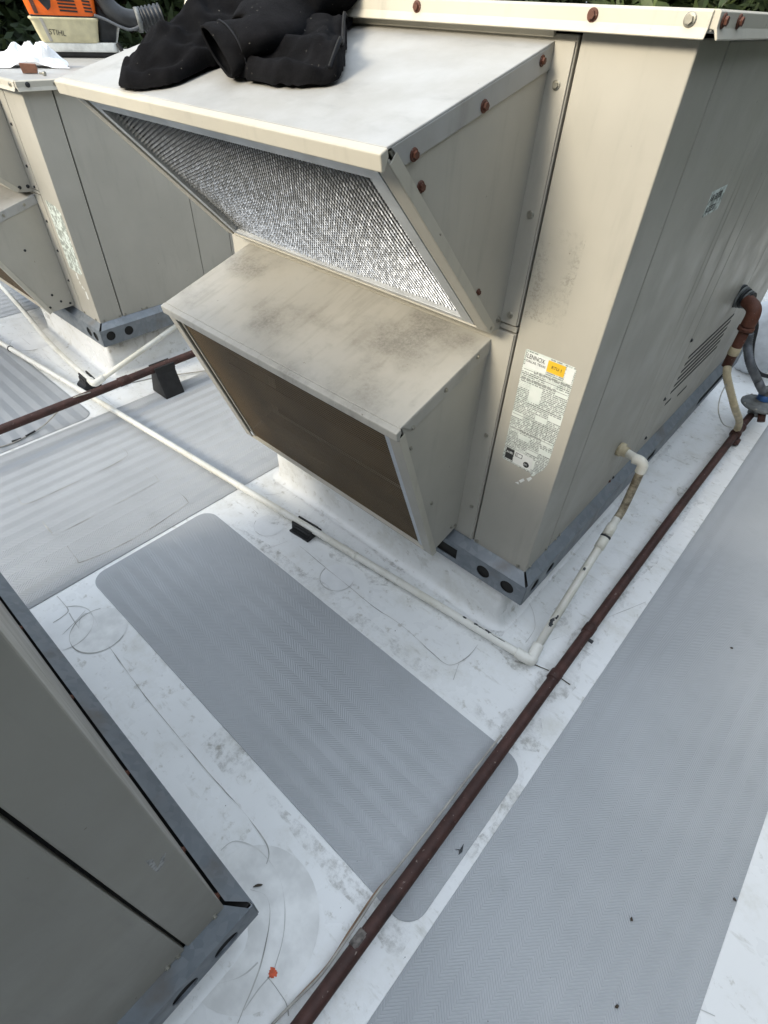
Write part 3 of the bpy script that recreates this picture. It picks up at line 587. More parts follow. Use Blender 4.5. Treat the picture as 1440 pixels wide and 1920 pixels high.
# grey flexible conduit and a thin wire
cp=[px(1405,625,.03),px(1402,650,.05),px(1407,682,.10),px(1420,712,.15),px(1432,738,.19),px(1446,768,.205)]
hpts=smooth_pts(cp,14); o=ptube('electrical_conduit',hpts,.018,'conduit',None,14,rad=[.0168+.0022*(i%2) for i in range(len(hpts))]); tag(setbase(o,cp[-1]),'dark grey ribbed electrical conduit curving down beside the rusty riser','conduit')
wp=[px(1372,690,.05),px(1366,712,.08),px(1352,740,.10),px(1347,770,.13),px(1356,795,.15),px(1372,802,.17)]
o=ptube('ground_wire',wp,.0022,'wire_grey',None,8,sm=8); tag(setbase(o,wp[-1]),'thin grey wire looping beside the tan flexible gas connector','wire')
# condensate drain of the tall unit
dr=px(1192,858,0.0); b3=Vector((.09,.0,0)); DP=pipe_thing('drain_pipe','long white pvc drain pipe with flaking paint running from the tall unit','pipe',b3)
r=.0133; s0=px(1207,868,.062); yd=s0.y; zd=s0.z; s1=px(1178,938,.062)
E_=Vector((.088,.004,.033)); V1=Vector((.066,yd-.01,s1.z))
ptube('drain_stub',rel([(-.03,yd+.02,zd),(.02,yd+.01,zd),(.045,yd,zd)],b3),r,'pvc',DP)
plathe('threaded_adapter',[(.019,0),(.024,.001),(.024,.014),(.018,.016),(.018,.03)],Vector((-.028,yd+.018,zd))-b3,(1,-.15,0),'tan_hose',DP,8)
ptube('drain_elbow',rel([(.028,yd,zd),(.05,yd,zd+.001),(.062,yd,zd-.010),(.064,yd,zd-.035)],b3),.0172,'pvc',DP,sm=6)
ptube('stained_drop',rel([(.064,yd,zd-.03),V1,V1+(E_-V1)*.10],b3),r,'pvc_stained',DP,sm=6)
ptube('drain_run',rel([V1+(E_-V1)*.08,E_],b3),r,'pvc',DP)
dv=(E_-V1).normalized(); Ld=(E_-V1).length
for t in (.13,.22): plathe('coupling',[(.0135,0),(.0165,.001),(.0165,.042),(.0135,.043)],V1+dv*(Ld*t)-b3,dv,'pvc',DP)
plathe('dark_clamp',[(.0135,0),(.0172,.001),(.0172,.006),(.0135,.007)],V1+dv*(Ld*.207)-b3,dv,'plastic_dark',DP)
K=Vector((.094,-.030,.032)); fl=Vector((-3.6,-.372,.040)); fd=(fl-K).normalized()
ptube('drain_run',rel([K+fd*.01,K+fd*1.0+Vector((0,0,.001)),K+fd*2.2+Vector((0,0,.003)),fl],b3),r,'pvc',DP,sm=10)
kn=K+Vector((0.0,.0,0))
ptube('corner_elbow',rel([E_+(V1-E_).normalized()*.028,E_+Vector((.004,-.012,0)),K+Vector((.002,.004,0)),K+fd*.014,K+fd*.048],b3),.0178,'pvc',DP,18,sm=7)
for t in (.70,1.32,1.49,3.20): plathe('joint_ring',[(.0134,0),(.0152,.002),(.0152,.012),(.0134,.014)] if t!=3.2 else [(.0134,0),(.0165,.002),(.0165,.008),(.0134,.010)],K+fd*t-b3,fd,'pvc' if t!=3.2 else 'plastic_dark',DP)
def flake(o_,dirv,r_,ang,ls,wa,seed,parent,base):
    dirv=dirv.normalized(); u_=Vector((0,0,1)); u_=(u_-dirv*u_.dot(dirv)).normalized(); v_=dirv.cross(u_); rnd=random.Random(seed); bm=bmesh.new(); P=[]
    for k in range(16):
        a=2*math.pi*k/16; q=1+rnd.uniform(-.45,.35); P.append((ls*math.cos(a)*q,ang+wa*math.sin(a)*q))
    c_=[]
    for l,t in P: c_.append(bm.verts.new(o_+dirv*l+(u_*math.cos(t)+v_*math.sin(t))*(r_+.0004)-base))
    m_=bm.verts.new(o_+(u_*math.cos(ang)+v_*math.sin(ang))*(r_+.0007)-base)
    for k in range(16): bm.faces.new((c_[k],c_[(k+1)%16],m_))
    finish('flaked_patch',bm,'plastic_dark',parent)
for t,l,a_,wd in ((.20,.010,.35,.45),(.155,.012,.25,.4),(.185,.020,.15,.16),(.115,.022,.12,.14),(.245,.007,.3,.35)): flake(K+fd*t,fd,.0133,-a_ if False else a_,l,wd,int(t*1e3),DP,b3)
for t,l,a_,wd in ((.80,.012,.25,.5),(.82,.010,-.1,.45),(.77,.008,-.35,.3),(.45,.006,.1,.35)): flake(V1+dv*(Ld*t),dv,.0133,a_,l,wd,int(t*1e3),DP,b3)
# drain of the shorter unit
b4=Vector((-2.38,-.187,0)); DL=pipe_thing('drain_pipe','white pvc drain pipe rising to the shorter unit beside the rear gas pipe','pipe',b4)
e4=Vector((-2.385,-.190,.055)); up=px(330,612,-2.36)
ptube('drain_run',rel([e4,up],b4),r,'pvc',DL); ptube('drain_run',rel([e4,(-2.93,-.158,.058),(-3.55,-.075,.06),(-4.3,.01,.06)],b4),r,'pvc',DL,sm=8)
ptube('drain_stub',rel([up,up+Vector((.005,.03,.01)),up+Vector((-.1,.05,.02))],b4),r,'pvc',DL,sm=6)
d4=(up-e4).normalized(); f4=(Vector((-2.93,-.158,.058))-e4).normalized()
ptube('corner_elbow',rel([e4+d4*.055,e4+d4*.012,e4+f4*.012,e4+f4*.05],b4),.018,'pvc',DL,sm=6)
# rear gas line
b5=Vector((-2.14,-.4,0)); G2=pipe_thing('gas_pipe','straight dark rusty gas pipe crossing between the two units on black blocks','pipe',b5)
ptube('pipe_run',rel([(-2.118,-3.4,.150),(-2.13,-.6,.150),(-2.145,.3,.150),(-2.15,2.6,.150)],b5),.0190,'rust_pipe',G2,16,sm=4)
plathe('coupling',[(.0192,0),(.0222,.002),(.0222,.05),(.0192,.052)],Vector((-2.139,-.16,.150))-b5,(0,1,0),'rust_pipe',G2)
# far pipe behind the tall unit
b6=Vector((.1,2.80,0)); o=ptube('gas_pipe',rel([(-.7,2.80,.05),(.6,2.77,.05)],b6),.021,'rust_pipe',None,12); o.location=b6; tag(o,'rusty pipe crossing the roof behind the tall unit','pipe')
# grime that has gathered along the pipes and curb feet
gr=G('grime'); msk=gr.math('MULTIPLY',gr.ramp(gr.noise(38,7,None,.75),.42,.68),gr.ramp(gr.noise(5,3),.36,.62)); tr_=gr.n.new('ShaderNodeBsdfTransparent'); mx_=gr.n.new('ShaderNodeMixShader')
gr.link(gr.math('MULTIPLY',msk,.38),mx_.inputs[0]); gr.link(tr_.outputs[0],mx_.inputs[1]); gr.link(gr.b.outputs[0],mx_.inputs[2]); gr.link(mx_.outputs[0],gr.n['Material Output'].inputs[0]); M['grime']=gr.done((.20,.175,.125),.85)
ribbon([K+fd*t for t in (.0,.3,.6,.9,1.25)],.075,.0024,'grime',name='grime_streak'); ribbon([(.085,-.02),(.078,.2),(.068,.45)],.05,.0024,'grime',name='grime_streak')
ribbon([(.186,-.29),(.184,.1),(.184,.6),(.186,1.2),(.19,1.7)],.10,.0026,'grime',name='grime_streak'); ribbon([(-1.2,.008),(-.8,.006),(-.4,.006),(-.07,.008),(-.045,.04),(-.04,.5),(-.04,1.5)],.05,.0022,'grime',name='grime_streak')
ribbon([(-.45,-.84),(.0,-.835),(.26,-.82)],.06,.0022,'grime',name='grime_streak'); ribbon([(-1.1,-.285),(-.5,-.28),(.1,-.27),(.262,-.35),(.268,-.6)],.05,.0020,'grime',name='grime_streak')
# ------------------------------------------------------------------ black rubber pipe supports
def support(loc,rz,wb,wt,h,ln,label,pr,sw):
    s=empty('pipe_support',loc,label,'pipe support','black pipe support blocks'); s.rotation_euler=(0,0,rz)
    zc=h-pr*.6
    P=[(-wb/2,0),(wb/2,0),(wb/2,.012),(wt/2,zc-.02),(wt/2,zc),(-wt/2,zc),(-wt/2,zc-.02),(-wb/2,.012)]
    pprism('block',[(-ln/2,a,c) for a,c in P],(ln,0,0),'rubber',s,.003)
    for sg in (-1,1):
        y1=pr*1.12*sg; y2=(pr*1.12+sw)*sg
        pprism('saddle_jaw',[(-ln/2-.002,y1,zc-.006),(-ln/2-.002,y2,zc-.006),(-ln/2-.002,y2*.98,h+pr*.55),(-ln/2-.002,y1,h+pr*.55)],(ln+.004,0,0),'rubber',s,.002)
    return s
c=pz(554,1003,.0); a5=math.atan2(fd.y,fd.x); k5=K+fd*(((-.862)-K.x)/fd.x)
support((k5.x,k5.y,.001),a5,.082,.052,.033,.098,'black rubber pipe block clasping the white drain pipe beneath the brown screened hood',.0133,.008)
support((-2.1445,.075,.001),R(90),.13,.062,.150,.105,'tall black rubber block holding up the dark rusty pipe between the units',.019,.010)
k7=e4+f4*.10; support((k7.x,k7.y,.001),math.atan2(f4.y,f4.x),.095,.055,.056,.085,'small black block under the elbow of the shorter unit drain pipe',.0133,.008)
k8=K+fd*((-2.40-K.x)/fd.x); 
# ------------------------------------------------------------------ cables
P=[pz(510,1921,.02),pz(545,1885,.022),pz(600,1830,.03),pz(640,1775,.045),pz(672,1728,.055),pz(712,1668,.058),pz(760,1608,.060),pz(822,1530,.058),pz(880,1455,.056),pz(940,1378,.052)]
o=ptube('cable',P,.0028,'wire_grey',None,8,sm=8); tag(setbase(o,P[0]),'thin grey cable lying along the rusty gas pipe over the grey pad','cable')
P=[pz(498,1935,.012),pz(560,1868,.016),pz(615,1808,.028),pz(660,1738,.042),pz(705,1672,.050),pz(735,1640,.052)]
o=ptube('cable',P,.0022,'wire_tan',None,8,sm=8); tag(setbase(o,P[0]),'thin brown cable leaving the gas pipe towards the orange paint mark','cable')
P=[pz(-30,845,.008),pz(20,832,.008),pz(60,812,.010),pz(85,795,.02),pz(105,775,.08),pz(125,755,.14),pz(140,745,.168),pz(165,737,.168),pz(220,722,.10),pz(260,715,.05),pz(300,706,.02),pz(350,700,.012),pz(420,690,.012)]
o=ptube('cable',P,.003,'wire_grey',None,8,sm=8); tag(setbase(o,P[0]),'thin pale cable draped over the dark rusty pipe in front of the tall black block','cable')
bm=bmesh.new(); tube(bm,[pz(22,828,.009),pz(40,822,.010)],.0045,8); tube(bm,[pz(48,818,.010),pz(66,808,.012)],.0045,8)
o=finish('electrical_tape',bm,'rubber',o)
o.matrix_parent_inverse=Matrix.Translation(-Vector(P[0]))
# ------------------------------------------------------------------ small litter
def chip(pt,sx,sy,rz,mat,label,name='chip',cat='debris',zz=.0):
    bm=bmesh.new(); n=12; rnd=random.Random(int(pt.x*1e4))
    prism(bm,[(sx*(1+rnd.uniform(-.3,.3))*math.cos(a),sy*(1+rnd.uniform(-.3,.3))*math.sin(a),0) for a in [2*math.pi*k/n for k in range(n)]],(0,0,.004))
    o=finish(name,bm,mat,None,.001); o.location=(pt.x,pt.y,zz+.0022); o.rotation_euler=(0,0,rz); return tag(o,label,cat)
chip(pz(484,1661),.0105,.0028,.9,'leafdry','small dark twig on the white membrane at the galvanised rail corner','twig')
bm=bmesh.new(); prism(bm,[(-.012,.004,0),(.0,.0,0),(.014,.010,0),(.004,-.006,0),(-.008,-.010,0),(-.002,-.001,0)],(0,0,.003)); o=finish('torn_scrap',bm,'plastic_dark',None,.0005); p=pz(862,1594); o.location=(p.x,p.y,.0036); o.rotation_euler=(0,0,1.0)
tag(o,'torn black scrap on the grey pad near its rounded end','debris')
for i,(x,y) in enumerate(((1371,1216),(1156,1887),(1183,1724),(1376,1687))):
    chip(pz(x,y,.0032),.004,.003,i,'leafdry','tiny dark speck of grit on the long grey walkway strip','grit','grit',.0032)['group']='grit on the walkway'

# ------------------------------------------------------------------ leaf blower on the shorter unit
def off_poly(P,dz): return P
bx=Vector((-3.3,.65,1.2605)); BL=empty('leaf_blower',bx,'orange and cream backpack leaf blower standing on the shorter unit','leaf blower'); BL.rotation_euler=(0,0,R(65))
def loft(name,rows,mat,parent,bevel=.006,r=.03,seg=3):   # rows: (z,x0,x1,y0,y1) rounded-rect sections
    bm=bmesh.new(); L=[]
    for z,x0,x1,y0,y1 in rows: L.append([bm.verts.new((x,y,z)) for x,y in rrect(x0,y0,x1,y1,r,4)])
    for a,b_ in zip(L,L[1:]):
        for j in range(len(a)): bm.faces.new((a[j],a[(j+1)%len(a)],b_[(j+1)%len(a)],b_[j]))
    bm.faces.new(L[0][::-1]); bm.faces.new(L[-1]); o=finish(name,bm,mat,parent,bevel*.3)
    for p in o.data.polygons: p.use_smooth=len(p.vertices)==4
    return o
loft('foot_pad',[(0,-.160,.165,-.02,.17),(.006,-.17,.17,-.025,.18),(.024,-.175,.172,-.027,.18)],'rubber',BL)
loft('base_plate',[(.022,-.180,.170,-.032,.185),(.030,-.183,.172,-.034,.185),(.056,-.186,.172,-.034,.185),(.060,-.180,.168,-.03,.18)],'plastic_white',BL)
# swept back support of the base plate
pprism('back_support',[(.080,.02,.055),(.172,.02,.055),(.205,.02,.13),(.215,.02,.20),(.165,.02,.20),(.150,.02,.12),(.120,.02,.075)],(0,.10,0),'plastic_white',BL,.006)
tk=loft('fuel_tank',[(.058,-.183,.082,-.036,.12),(.10,-.196,.090,-.046,.13),(.140,-.206,.100,-.052,.13),(.146,-.214,.104,-.056,.13),(.154,-.214,.104,-.056,.13)],'cream',BL,r=.022)
text('STIHL',.030,'black_print',Matrix.Translation((-.140,-.0475,.090))@Matrix.Rotation(R(90+8),4,'X')@Matrix.Rotation(R(-5),4,'Z'),tk,sx=1.0)
pprism('tank_strap',[(-.165,-.0575,.150),(-.150,-.0575,.150),(-.132,-.0395,.062),(-.147,-.0395,.062)],(0,.006,0),'wire_grey',tk,.001)
pbox('dark_gasket',(-.200,-.048,.153),(.100,.12,.162),'plastic_dark',BL,.003)
hs_=loft('engine_cover',[(.160,-.204,.098,-.050,.125),(.20,-.212,.104,-.052,.13),(.26,-.222,.112,-.046,.13),(.32,-.205,.105,-.02,.125),(.35,-.16,.08,.02,.11)],'orange',BL,r=.03)
for c0,n_,x0,x1 in ((0,7,-.062,.018),(1,7,.050,.086)):
    for k in range(n_):
        z=.176+k*.0125; pprism('vent_slot',[(x0-.001*k,-.0535,z),(x1-.001*k,-.0535,z-.003),(x1-.001*k,-.0535,z+.0035),(x0-.001*k,-.0535,z+.0065)],(0,.006,0),'dark',hs_,0)
pprism('knob_recess',[(-.155,-.0545,.225),(-.115,-.0545,.177),(-.098,-.0545,.190),(-.088,-.0545,.23),(-.10,-.0545,.26),(-.14,-.0545,.265)],(0,.008,0),'plastic_dark',hs_,.002)
plathe('choke_knob',[(.016,0),(.016,.012),(.012,.016)],(-.140,-.0545,.232),(0,-1,0),'plastic_white',hs_)
pprism('cover_rib',[(-.178,-.0535,.166),(-.160,-.0535,.166),(-.172,-.0535,.24),(-.192,-.0535,.24)],(0,.005,0),'rust',hs_,.001)
loft('fan_housing',[(.062,.075,.168,.0,.14),(.12,.085,.19,.0,.15),(.22,.10,.20,.0,.15),(.30,.10,.18,.01,.14)],'plastic_dark',BL)
hp2=smooth_pts([(.13,.0,.30),(.145,-.01,.24),(.175,-.02,.19),(.225,-.025,.158),(.28,-.025,.15),(.33,-.02,.155)],6)
ptube('blower_elbow',hp2,.042,'plastic_dark',BL,20); 
pts=smooth_pts([(.31,-.02,.152),(.36,-.015,.16),(.42,-.01,.17)],12); ptube('bellows_hose',pts,.05,'plastic_dark',BL,20,rad=[.044+.008*((i//2)%2) for i in range(len(pts))])
plathe('hose_collar',[(.040,0),(.05,.002),(.05,.022),(.040,.024)],(.285,-.024,.151),(1,.05,.05),'cast',BL)
ptube('throttle_cable',[(.09,-.05,.165),(.14,-.055,.150),(.20,-.06,.125),(.25,-.06,.115),(.30,-.06,.135),(.34,-.05,.18)],.0065,'conduit',BL,10,sm=8)
ptube('white_outlet',[(.115,.02,.36),(.13,.005,.30),(.14,-.005,.26)],.046,'plastic_white',BL,20,sm=4)
ptube('strap_hook',[(.170,-.03,.060),(.180,-.035,.035),(.195,-.035,.012),(.24,-.03,.008),(.30,-.02,.008)],.010,'rubber',BL,10,sm=6)
# ------------------------------------------------------------------ crumpled paper and bits on the shorter unit
def crumple(name,c,sx,sy,h,seed,mat,n=26):
    bm=bmesh.new(); g=[]
    for i in range(n+1):
        row=[]
        for j in range(n+1):
            u_,v_=i/n*2-1,j/n*2-1; rr=1+.25*noise.noise((u_*1.5+seed,v_*1.5,seed)); e=max(0,1-(u_*u_+v_*v_)*.72)
            z=h*e*(.55+.9*abs(noise.noise((u_*1.7+seed,v_*1.7,2)))+.35*abs(noise.noise((u_*4+seed,v_*4,5))))+.002
            row.append(bm.verts.new((sx*u_*rr+.012*noise.noise((u_*3,v_*3,seed+9)),sy*v_*rr+.012*noise.noise((u_*3,v_*3,seed+19)),z)))
        g.append(row)
    for i in range(n):
        for j in range(n): bm.faces.new((g[i][j],g[i+1][j],g[i+1][j+1],g[i][j+1]))
    o=finish(name,bm,mat); s=o.modifiers.new('s','SOLIDIFY'); s.thickness=.0012; o.location=c; return o
o=crumple('paper_towel',(-2.93,.22,1.2605),.085,.14,.085,4,'paper'); o.rotation_euler=(0,0,R(65-90)); tag(o,'crumpled white paper towel on the shorter unit beside the blower','paper towel')
o=crumple('paper_towel',(-3.05,-.015,1.2605),.05,.09,.05,11,'paper'); tag(o,'second smaller crumpled paper scrap near the front lip of the shorter unit','paper towel')
q=pz(58,137,1.262); bm=bmesh.new(); prism(bm,[(-.03,0,0),(.024,0,0),(.028,0,.016),(.026,0,.030),(-.034,0,.033)],(0,.022,0)); o=finish('brown_fitting',bm,'copper',None,.002); o.location=(q.x,q.y,1.2606); o.rotation_euler=(0,0,R(62)); tag(o,'small rusty brown fitting lying against the crumpled paper','fitting')
q=pz(75,140,1.262); o=ptube('bolt',[(0,0,.006),(.018,0,.006),(.0181,0,.006),(.026,0,.006)],.006,'zinc',None,10,rad=[.004,.004,.0075,.0075]); o.location=(q.x,q.y,1.2606); o.rotation_euler=(0,0,R(30)); tag(o,'small shiny bolt next to the rusty fitting','bolt')

# ------------------------------------------------------------------ black fleece jacket over the intake hood
def hz(y): return 1.4855+(y-.028)*(1.374-1.484)/(-.398-.028) if y<.012 else 1.530
OUT=[(-1.000,-.368),(-.975,-.388),(-.93,-.394),(-.875,-.368),(-.842,-.338),(-.838,-.262),(-.825,-.20),(-.785,-.195),(-.775,-.243),(-.72,-.279),(-.66,-.289),(-.606,-.285),(-.56,-.275),(-.515,-.250),(-.508,-.232),(-.535,-.19),(-.60,-.12),(-.66,-.055),(-.703,-.008),(-.715,.10),(-.70,.30),(-.80,.42),(-1.0,.40),(-1.10,.28),(-1.10,.05),(-1.09,-.10),(-1.075,-.22),(-1.04,-.31)]
OUTs=[(p.x,p.y) for p in smooth_pts([(*p,0) for p in OUT+OUT[:1]],4)][:-1]
def inside(x,y):
    c=False; n=len(OUTs)
    for i in range(n):
        x1,y1=OUTs[i]; x2,y2=OUTs[i-1]
        if (y1>y)!=(y2>y) and x<(x2-x1)*(y-y1)/(y2-y1)+x1: c=not c
    return c
def segd(x,y,P):
    best=9
    for (x1,y1),(x2,y2) in zip(P,P[1:]):
        dx,dy=x2-x1,y2-y1; t=max(0,min(1,((x-x1)*dx+(y-y1)*dy)/(dx*dx+dy*dy+1e-12))); best=min(best,math.hypot(x-x1-t*dx,y-y1-t*dy))
    return best
RIDG=[([(-1.09,-.30),(-1.0,-.27),(-.93,-.20)],.016,.012),([(-1.12,-.22),(-1.02,-.235),(-.95,-.17),(-.92,-.08)],.020,.014),([(-1.08,-.13),(-1.0,-.16),(-.95,-.05)],.022,.012),
 ([(-.79,-.215),(-.73,-.17),(-.66,-.155),(-.585,-.165)],.018,.013),([(-.75,-.23),(-.68,-.225),(-.60,-.21)],.014,.008),([(-.72,-.08),(-.66,-.13),(-.60,-.15)],.02,.012),([(-.80,-.16),(-.76,-.09),(-.73,.0)],.025,.014),
 ([(-1.075,-.325),(-1.05,-.27),(-1.07,-.2)],.012,-.008),([(-.70,-.19),(-.63,-.185)],.012,-.008),([(-.87,-.12),(-.86,.05)],.03,-.02)]
RIDG=[([(x+(.09 if x<-.9 else .06),y-.05) for x,y in P],w_,h_) for P,w_,h_ in RIDG]
loopP=OUTs+OUTs[:1]
def jz(x,y):
    d=segd(x,y,loopP); e=min(1,d/.022); edge=math.sqrt(max(0,1-(1-e)**2))
    slope=.50-.30*max(0,min(1,(x+.97)/.10))
    t=edge*.024+slope*max(0,d-.008)
    z=hz(y)+min(t,.3)
    cap=1.528+.012*noise.noise((x*7,y*7,1)) if x>-.84 else 1.575+.02*noise.noise((x*6,y*6,1))
    cap=max(cap,hz(y)+.03); z=min(z,cap) if z<cap+.2 else cap
    f=0
    for P,wd,h in RIDG:
        q=segd(x,y,P)/wd; f+=h*math.exp(-q*q)
    f+=-.006*math.exp(-((d-.026)/.005)**2)+.003*(1 if d<.024 else 0)
    f+=.016*(.5-abs(noise.noise((x*13+y*6,y*16-x*5,3))))*1.2-.006+.007*noise.noise((x*22,y*22,3))+.0035*noise.noise((x*60,y*50,7))
    return max(z+f*edge,hz(y)+.002*edge)
bm=bmesh.new(); st=.0048; V={}
x0,y0=-1.13,-.41; nx=int(.66/st); ny=int(.86/st)
for i in range(nx+1):
    for j in range(ny+1):
        x,y=x0+i*st,y0+j*st
        if inside(x,y): V[i,j]=bm.verts.new((x,y,jz(x,y)))
for i in range(nx):
    for j in range(ny):
        k=[(i,j),(i+1,j),(i+1,j+1),(i,j+1)]
        if all(a in V for a in k): bm.faces.new([V[a] for a in k])
        else:
            q=[V[a] for a in k if a in V]
            if len(q)==3: bm.faces.new(q)
# hem wall: snap border outward to the outline and drop it to the hood
be=[e for e in bm.edges if len(e.link_faces)==1]
ex_=bmesh.ops.extrude_edge_only(bm,edges=be)['geom']
for v in ex_:
    if isinstance(v,bmesh.types.BMVert): v.co.z=hz(v.co.y)+.001
JK=empty('jacket',(-.85,-.1,1.45),'black fleece jacket draped over the top of the upper hood','jacket')
jb=finish('jacket_body',bm,'fleece',JK,smooth=True); jb.data.transform(Matrix.Translation((.85,.1,-1.45)))
sm_=jb.modifiers.new('sm','SMOOTH'); sm_.factor=.6; sm_.iterations=4
jo=Vector((-.85,-.1,1.45))
# sleeve with open cuff
def sleeve(C_,rad,seg=40):
    bm=bmesh.new(); rings=[]; n=len(C_)
    for i,p in enumerate(C_):
        t=(C_[min(i+1,n-1)]-C_[max(i-1,0)]).normalized(); u_=Vector((0,0,1)); u_=(u_-t*u_.dot(t)).normalized(); s_=t.cross(u_); th_=R(26)*max(0,1-i/12); s_,u_=s_*math.cos(th_)-u_*math.sin(th_),u_*math.cos(th_)+s_*math.sin(th_)
        ra,rb=rad[i]; ring=[]
        for k in range(seg):
            a=2*math.pi*k/seg; wv=1+.06*noise.noise((math.cos(a)*2,math.sin(a)*2,i*.22))+.03*noise.noise((math.cos(a)*5,math.sin(a)*5,i*.4))
            ring.append(bm.verts.new(p+(s_*math.cos(a)*ra+u_*math.sin(a)*rb)*wv))
        rings.append(ring)
    for a,b_ in zip(rings,rings[1:]):
        for k in range(seg): bm.faces.new((a[k],a[(k+1)%seg],b_[(k+1)%seg],b_[k]))
    return bm
cc=py(405,97,-.285)                     # centre of the cuff opening
back=Vector((-.77,.02,1.545)); C_=smooth_pts([cc,cc+Vector((.012,.035,.008)),cc+Vector((.035,.085,.022)),Vector((-.79,-.10,1.500)),back],7)
# orient opening toward front-left and down
rad=[]
for i in range(len(C_)):
    t=i/(len(C_)-1); rad.append((.068+.02*t,.028+.018*t))
rad[0]=(.066,.022); rad[1]=(.068,.026)
bm=sleeve(C_,rad)
o=finish('sleeve',bm,'fleece',JK,smooth=True,recalc=True); o.data.transform(Matrix.Translation(-jo)); s=o.modifiers.new('s','SOLIDIFY'); s.thickness=.004; s.offset=-1
# cuff band seam
bm=bmesh.new(); ring=[]; i=6; p=C_[i]; t=(C_[i+1]-C_[i-1]).normalized(); u_=Vector((0,0,1)); u_=(u_-t*u_.dot(t)).normalized(); s_=t.cross(u_); th_=R(26)*max(0,1-i/12); s_,u_=s_*math.cos(th_)-u_*math.sin(th_),u_*math.cos(th_)+s_*math.sin(th_)
tube(bm,[p+(s_*math.cos(a)*(rad[i][0]+.001)+u_*math.sin(a)*(rad[i][1]+.001))*(1+.06*noise.noise((math.cos(a)*2,math.sin(a)*2,i*.22))+.03*noise.noise((math.cos(a)*5,math.sin(a)*5,i*.4)))-jo for a in [2*math.pi*k/40 for k in range(41)]],.0016,6)
finish('cuff_stitching',bm,'zip',JK,smooth=True)
# zipper edge with teeth along the right front
zp_=[(-.512,-.238),(-.526,-.20),(-.555,-.165),(-.60,-.118),(-.66,-.055),(-.70,-.008)]
zz=smooth_pts([(x-.012,y,jz(x-.018,y)+.000) for x,y in zp_],10)
o=ptube('zipper_tape',zz,.0036,'zip',JK,10); o.data.transform(Matrix.Translation(-jo))
bm=bmesh.new()
for p,q in zip(zz,zz[1:]):
    for f in (0,.5):
        c=p.lerp(q,f); d_=(q-p).normalized(); n_=d_.cross(Vector((0,0,1))).normalized(); box(bm,c+Vector((-.0012,-.0012,.002)),c+Vector((.0012,.0012,.0050)))
o=finish('zipper_teeth',bm,'plastic_dark',JK); o.data.transform(Matrix.Translation(-jo))

# ------------------------------------------------------------------ white sack behind the tall unit
SK=empty('sack',(.02,2.62,0),'white sack with black trim behind the end of the tall unit','sack')
bm=bmesh.new(); bmesh.ops.create_icosphere(bm,subdivisions=4,radius=1)
for v in bm.verts:
    n=.16*noise.noise(v.co*1.7)+.06*noise.noise(v.co*5); v.co=Vector((v.co.x*.17*(1+n),v.co.y*.14*(1+n),max(0,.20+v.co.z*.21*(1+n))))
finish('sack_body',bm,'bag',SK,smooth=True)
ptube('black_trim',[(-.10,-.135,.36),(-.05,-.150,.30),(-.02,-.160,.20),(.02,-.165,.12),(.08,-.15,.06),(.14,-.10,.04)],.011,'rubber',SK,8,sm=6)

# ------------------------------------------------------------------ trees beyond the roof edge
def bark(): simple('bark',(.07,.05,.035),.9,var=.4,scale=6)
bark()
def leafm(name,a,b_):
    g=G(name); c=g.mix(g.ramp(g.noise(.9,4),.35,.65),a,b_); c=g.mix(g.noise(9,3),c,tuple(v*.6 for v in a)); g.b.inputs['Subsurface Weight'].default_value=0; M[name]=g.done(c,.65)
leafm('leaf_dark',(.016,.032,.011),(.045,.072,.020)); leafm('leaf_mid',(.035,.060,.016),(.085,.115,.030))
def crown_mesh(seed,H,Rr,mat,n=6500):
    rnd=random.Random(seed); V=[];F=[]
    cl=[(Vector((rnd.gauss(0,1),rnd.gauss(0,1),0)).normalized()*Rr*(.35+.6*rnd.random()),rnd.uniform(.06,1)) for _ in range(70)]
    for k in range(n):
        c,h=cl[k%70]; f=math.sqrt(max(.03,1-h)) ; p=Vector((c.x*f,c.y*f,H*(.12+.88*h)))+Vector((rnd.gauss(0,.20),rnd.gauss(0,.20),rnd.gauss(0,.17)))*Rr*.9
        s=rnd.uniform(.06,.135); a=Vector((rnd.gauss(0,1),rnd.gauss(0,1),rnd.gauss(-.5,.6))).normalized(); b_=a.cross(Vector((rnd.gauss(0,1),rnd.gauss(0,1),rnd.gauss(0,1)))).normalized()
        i=len(V); V+=[p-a*s*1.5,p+b_*s*.45,p+a*s*1.5,p-b_*s*.45]; F.append((i,i+1,i+2,i+3))
    me=D.meshes.new('crown'); me.from_pydata(V,[],F); me.materials.append(M[mat]); return me
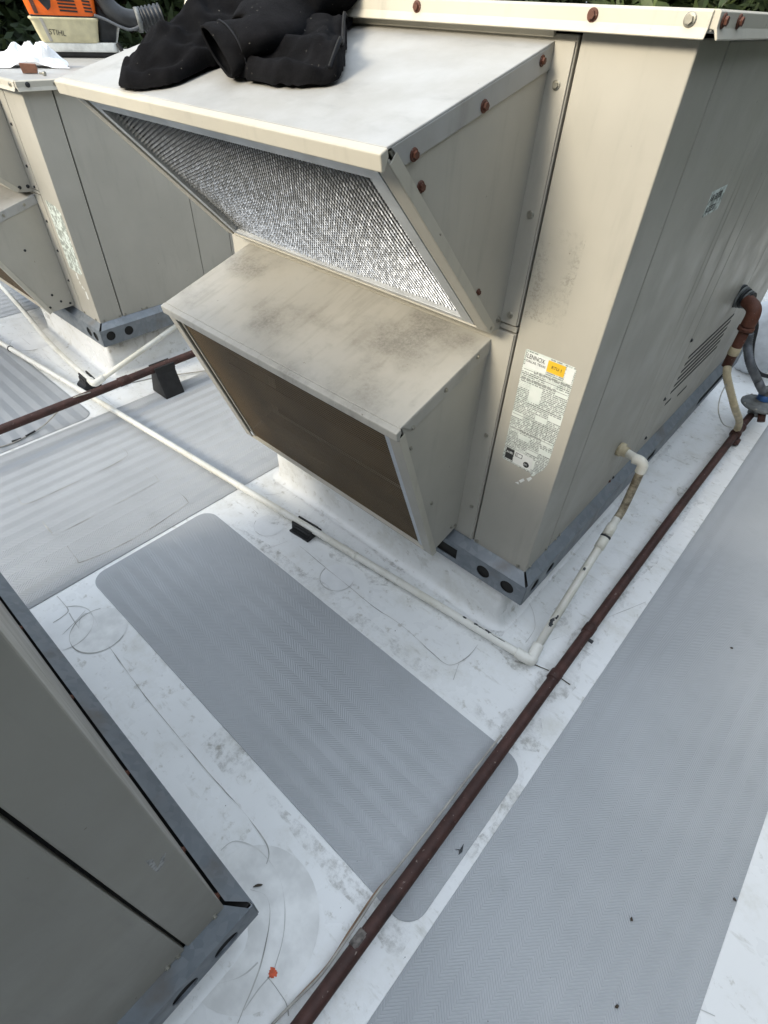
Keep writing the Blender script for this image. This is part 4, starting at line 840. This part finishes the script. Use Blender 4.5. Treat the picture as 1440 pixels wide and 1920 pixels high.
def trunk_mesh(H,r):
    bm=bmesh.new(); tube(bm,[(0,0,-.1),(.05,0,H*.3),(-.04,.05,H*.6),(0,0,H*.95)],r,10,rad=[r,r*.8,r*.5,r*.1])
    rnd=random.Random(5)
    for k in range(14):
        z=H*(.2+.05*k); a=k*2.4; l=1.3*(1-z/H)+.2; tube(bm,[(0,0,z),(math.cos(a)*l*.6,math.sin(a)*l*.6,z+.1),(math.cos(a)*l,math.sin(a)*l,z+.35)],.05,6,rad=[r*.3,r*.18,r*.05])
    me=D.meshes.new('trunk'); bm.to_mesh(me); bm.free(); me.materials.append(M['bark']); return me
TH=8.6; TR=trunk_mesh(TH,.2)
CR=[crown_mesh(1,TH,1.7,'leaf_dark',11000),crown_mesh(2,TH,1.9,'leaf_mid',11000)]; CR2=[crown_mesh(3,TH,1.7,'leaf_dark',4500),crown_mesh(4,TH,1.9,'leaf_mid',4500)]
ROWS=[('behind the leaf blower',[(-10.4+.3*math.sin(i*2.1),-3.0+i*1.6) for i in range(7)]+[(-12.4,.2),(-12.2,4.0)],CR,1),
 ('behind the tall unit',[(-9.8+i*1.55,8.6+.4*math.sin(i*1.7)) for i in range(10)]+[(-8.9+i*1.9,10.7) for i in range(8)],CR,1.05),
 ('added out of view beside the long walkway strip to darken the side faces',[(3.4+.25*math.sin(i*2.7),-5.0+i*1.45) for i in range(8)],CR2,1),  # unseen trees added to keep sky light off the side faces
 ('added out of view behind the camera to shade the roof',[(-11+1.55*i,-7.0+.5*math.sin(i*2.3)) for i in range(13)]+[(-10.2+1.7*i,-8.8+.5*math.sin(i*1.3)) for i in range(10)],CR2,.96)]  # unseen trees added to keep low sun off the roof
k=0
for where,spots,crowns,sc in ROWS:
    for x,y in spots:
        kind=k%2; adj=('dark green','brighter green')[kind]
        t=empty('tree',(x,y,-4.2),adj+' evergreen tree '+where,'tree',adj+' trees '+where)
        t.rotation_euler=(0,0,k*1.3); f=(.9,1.0,.95,1.06)[k%4]*sc*(1.12 if y<-6 and x>-.9 else 1); t.scale=(f,f,f)  # some of the added trees made taller to shade the walkway
        for nm,me in (('trunk',TR),('crown',crowns[kind])):
            o=D.objects.new(nm,me); COL.objects.link(o); o.parent=t
        k+=1
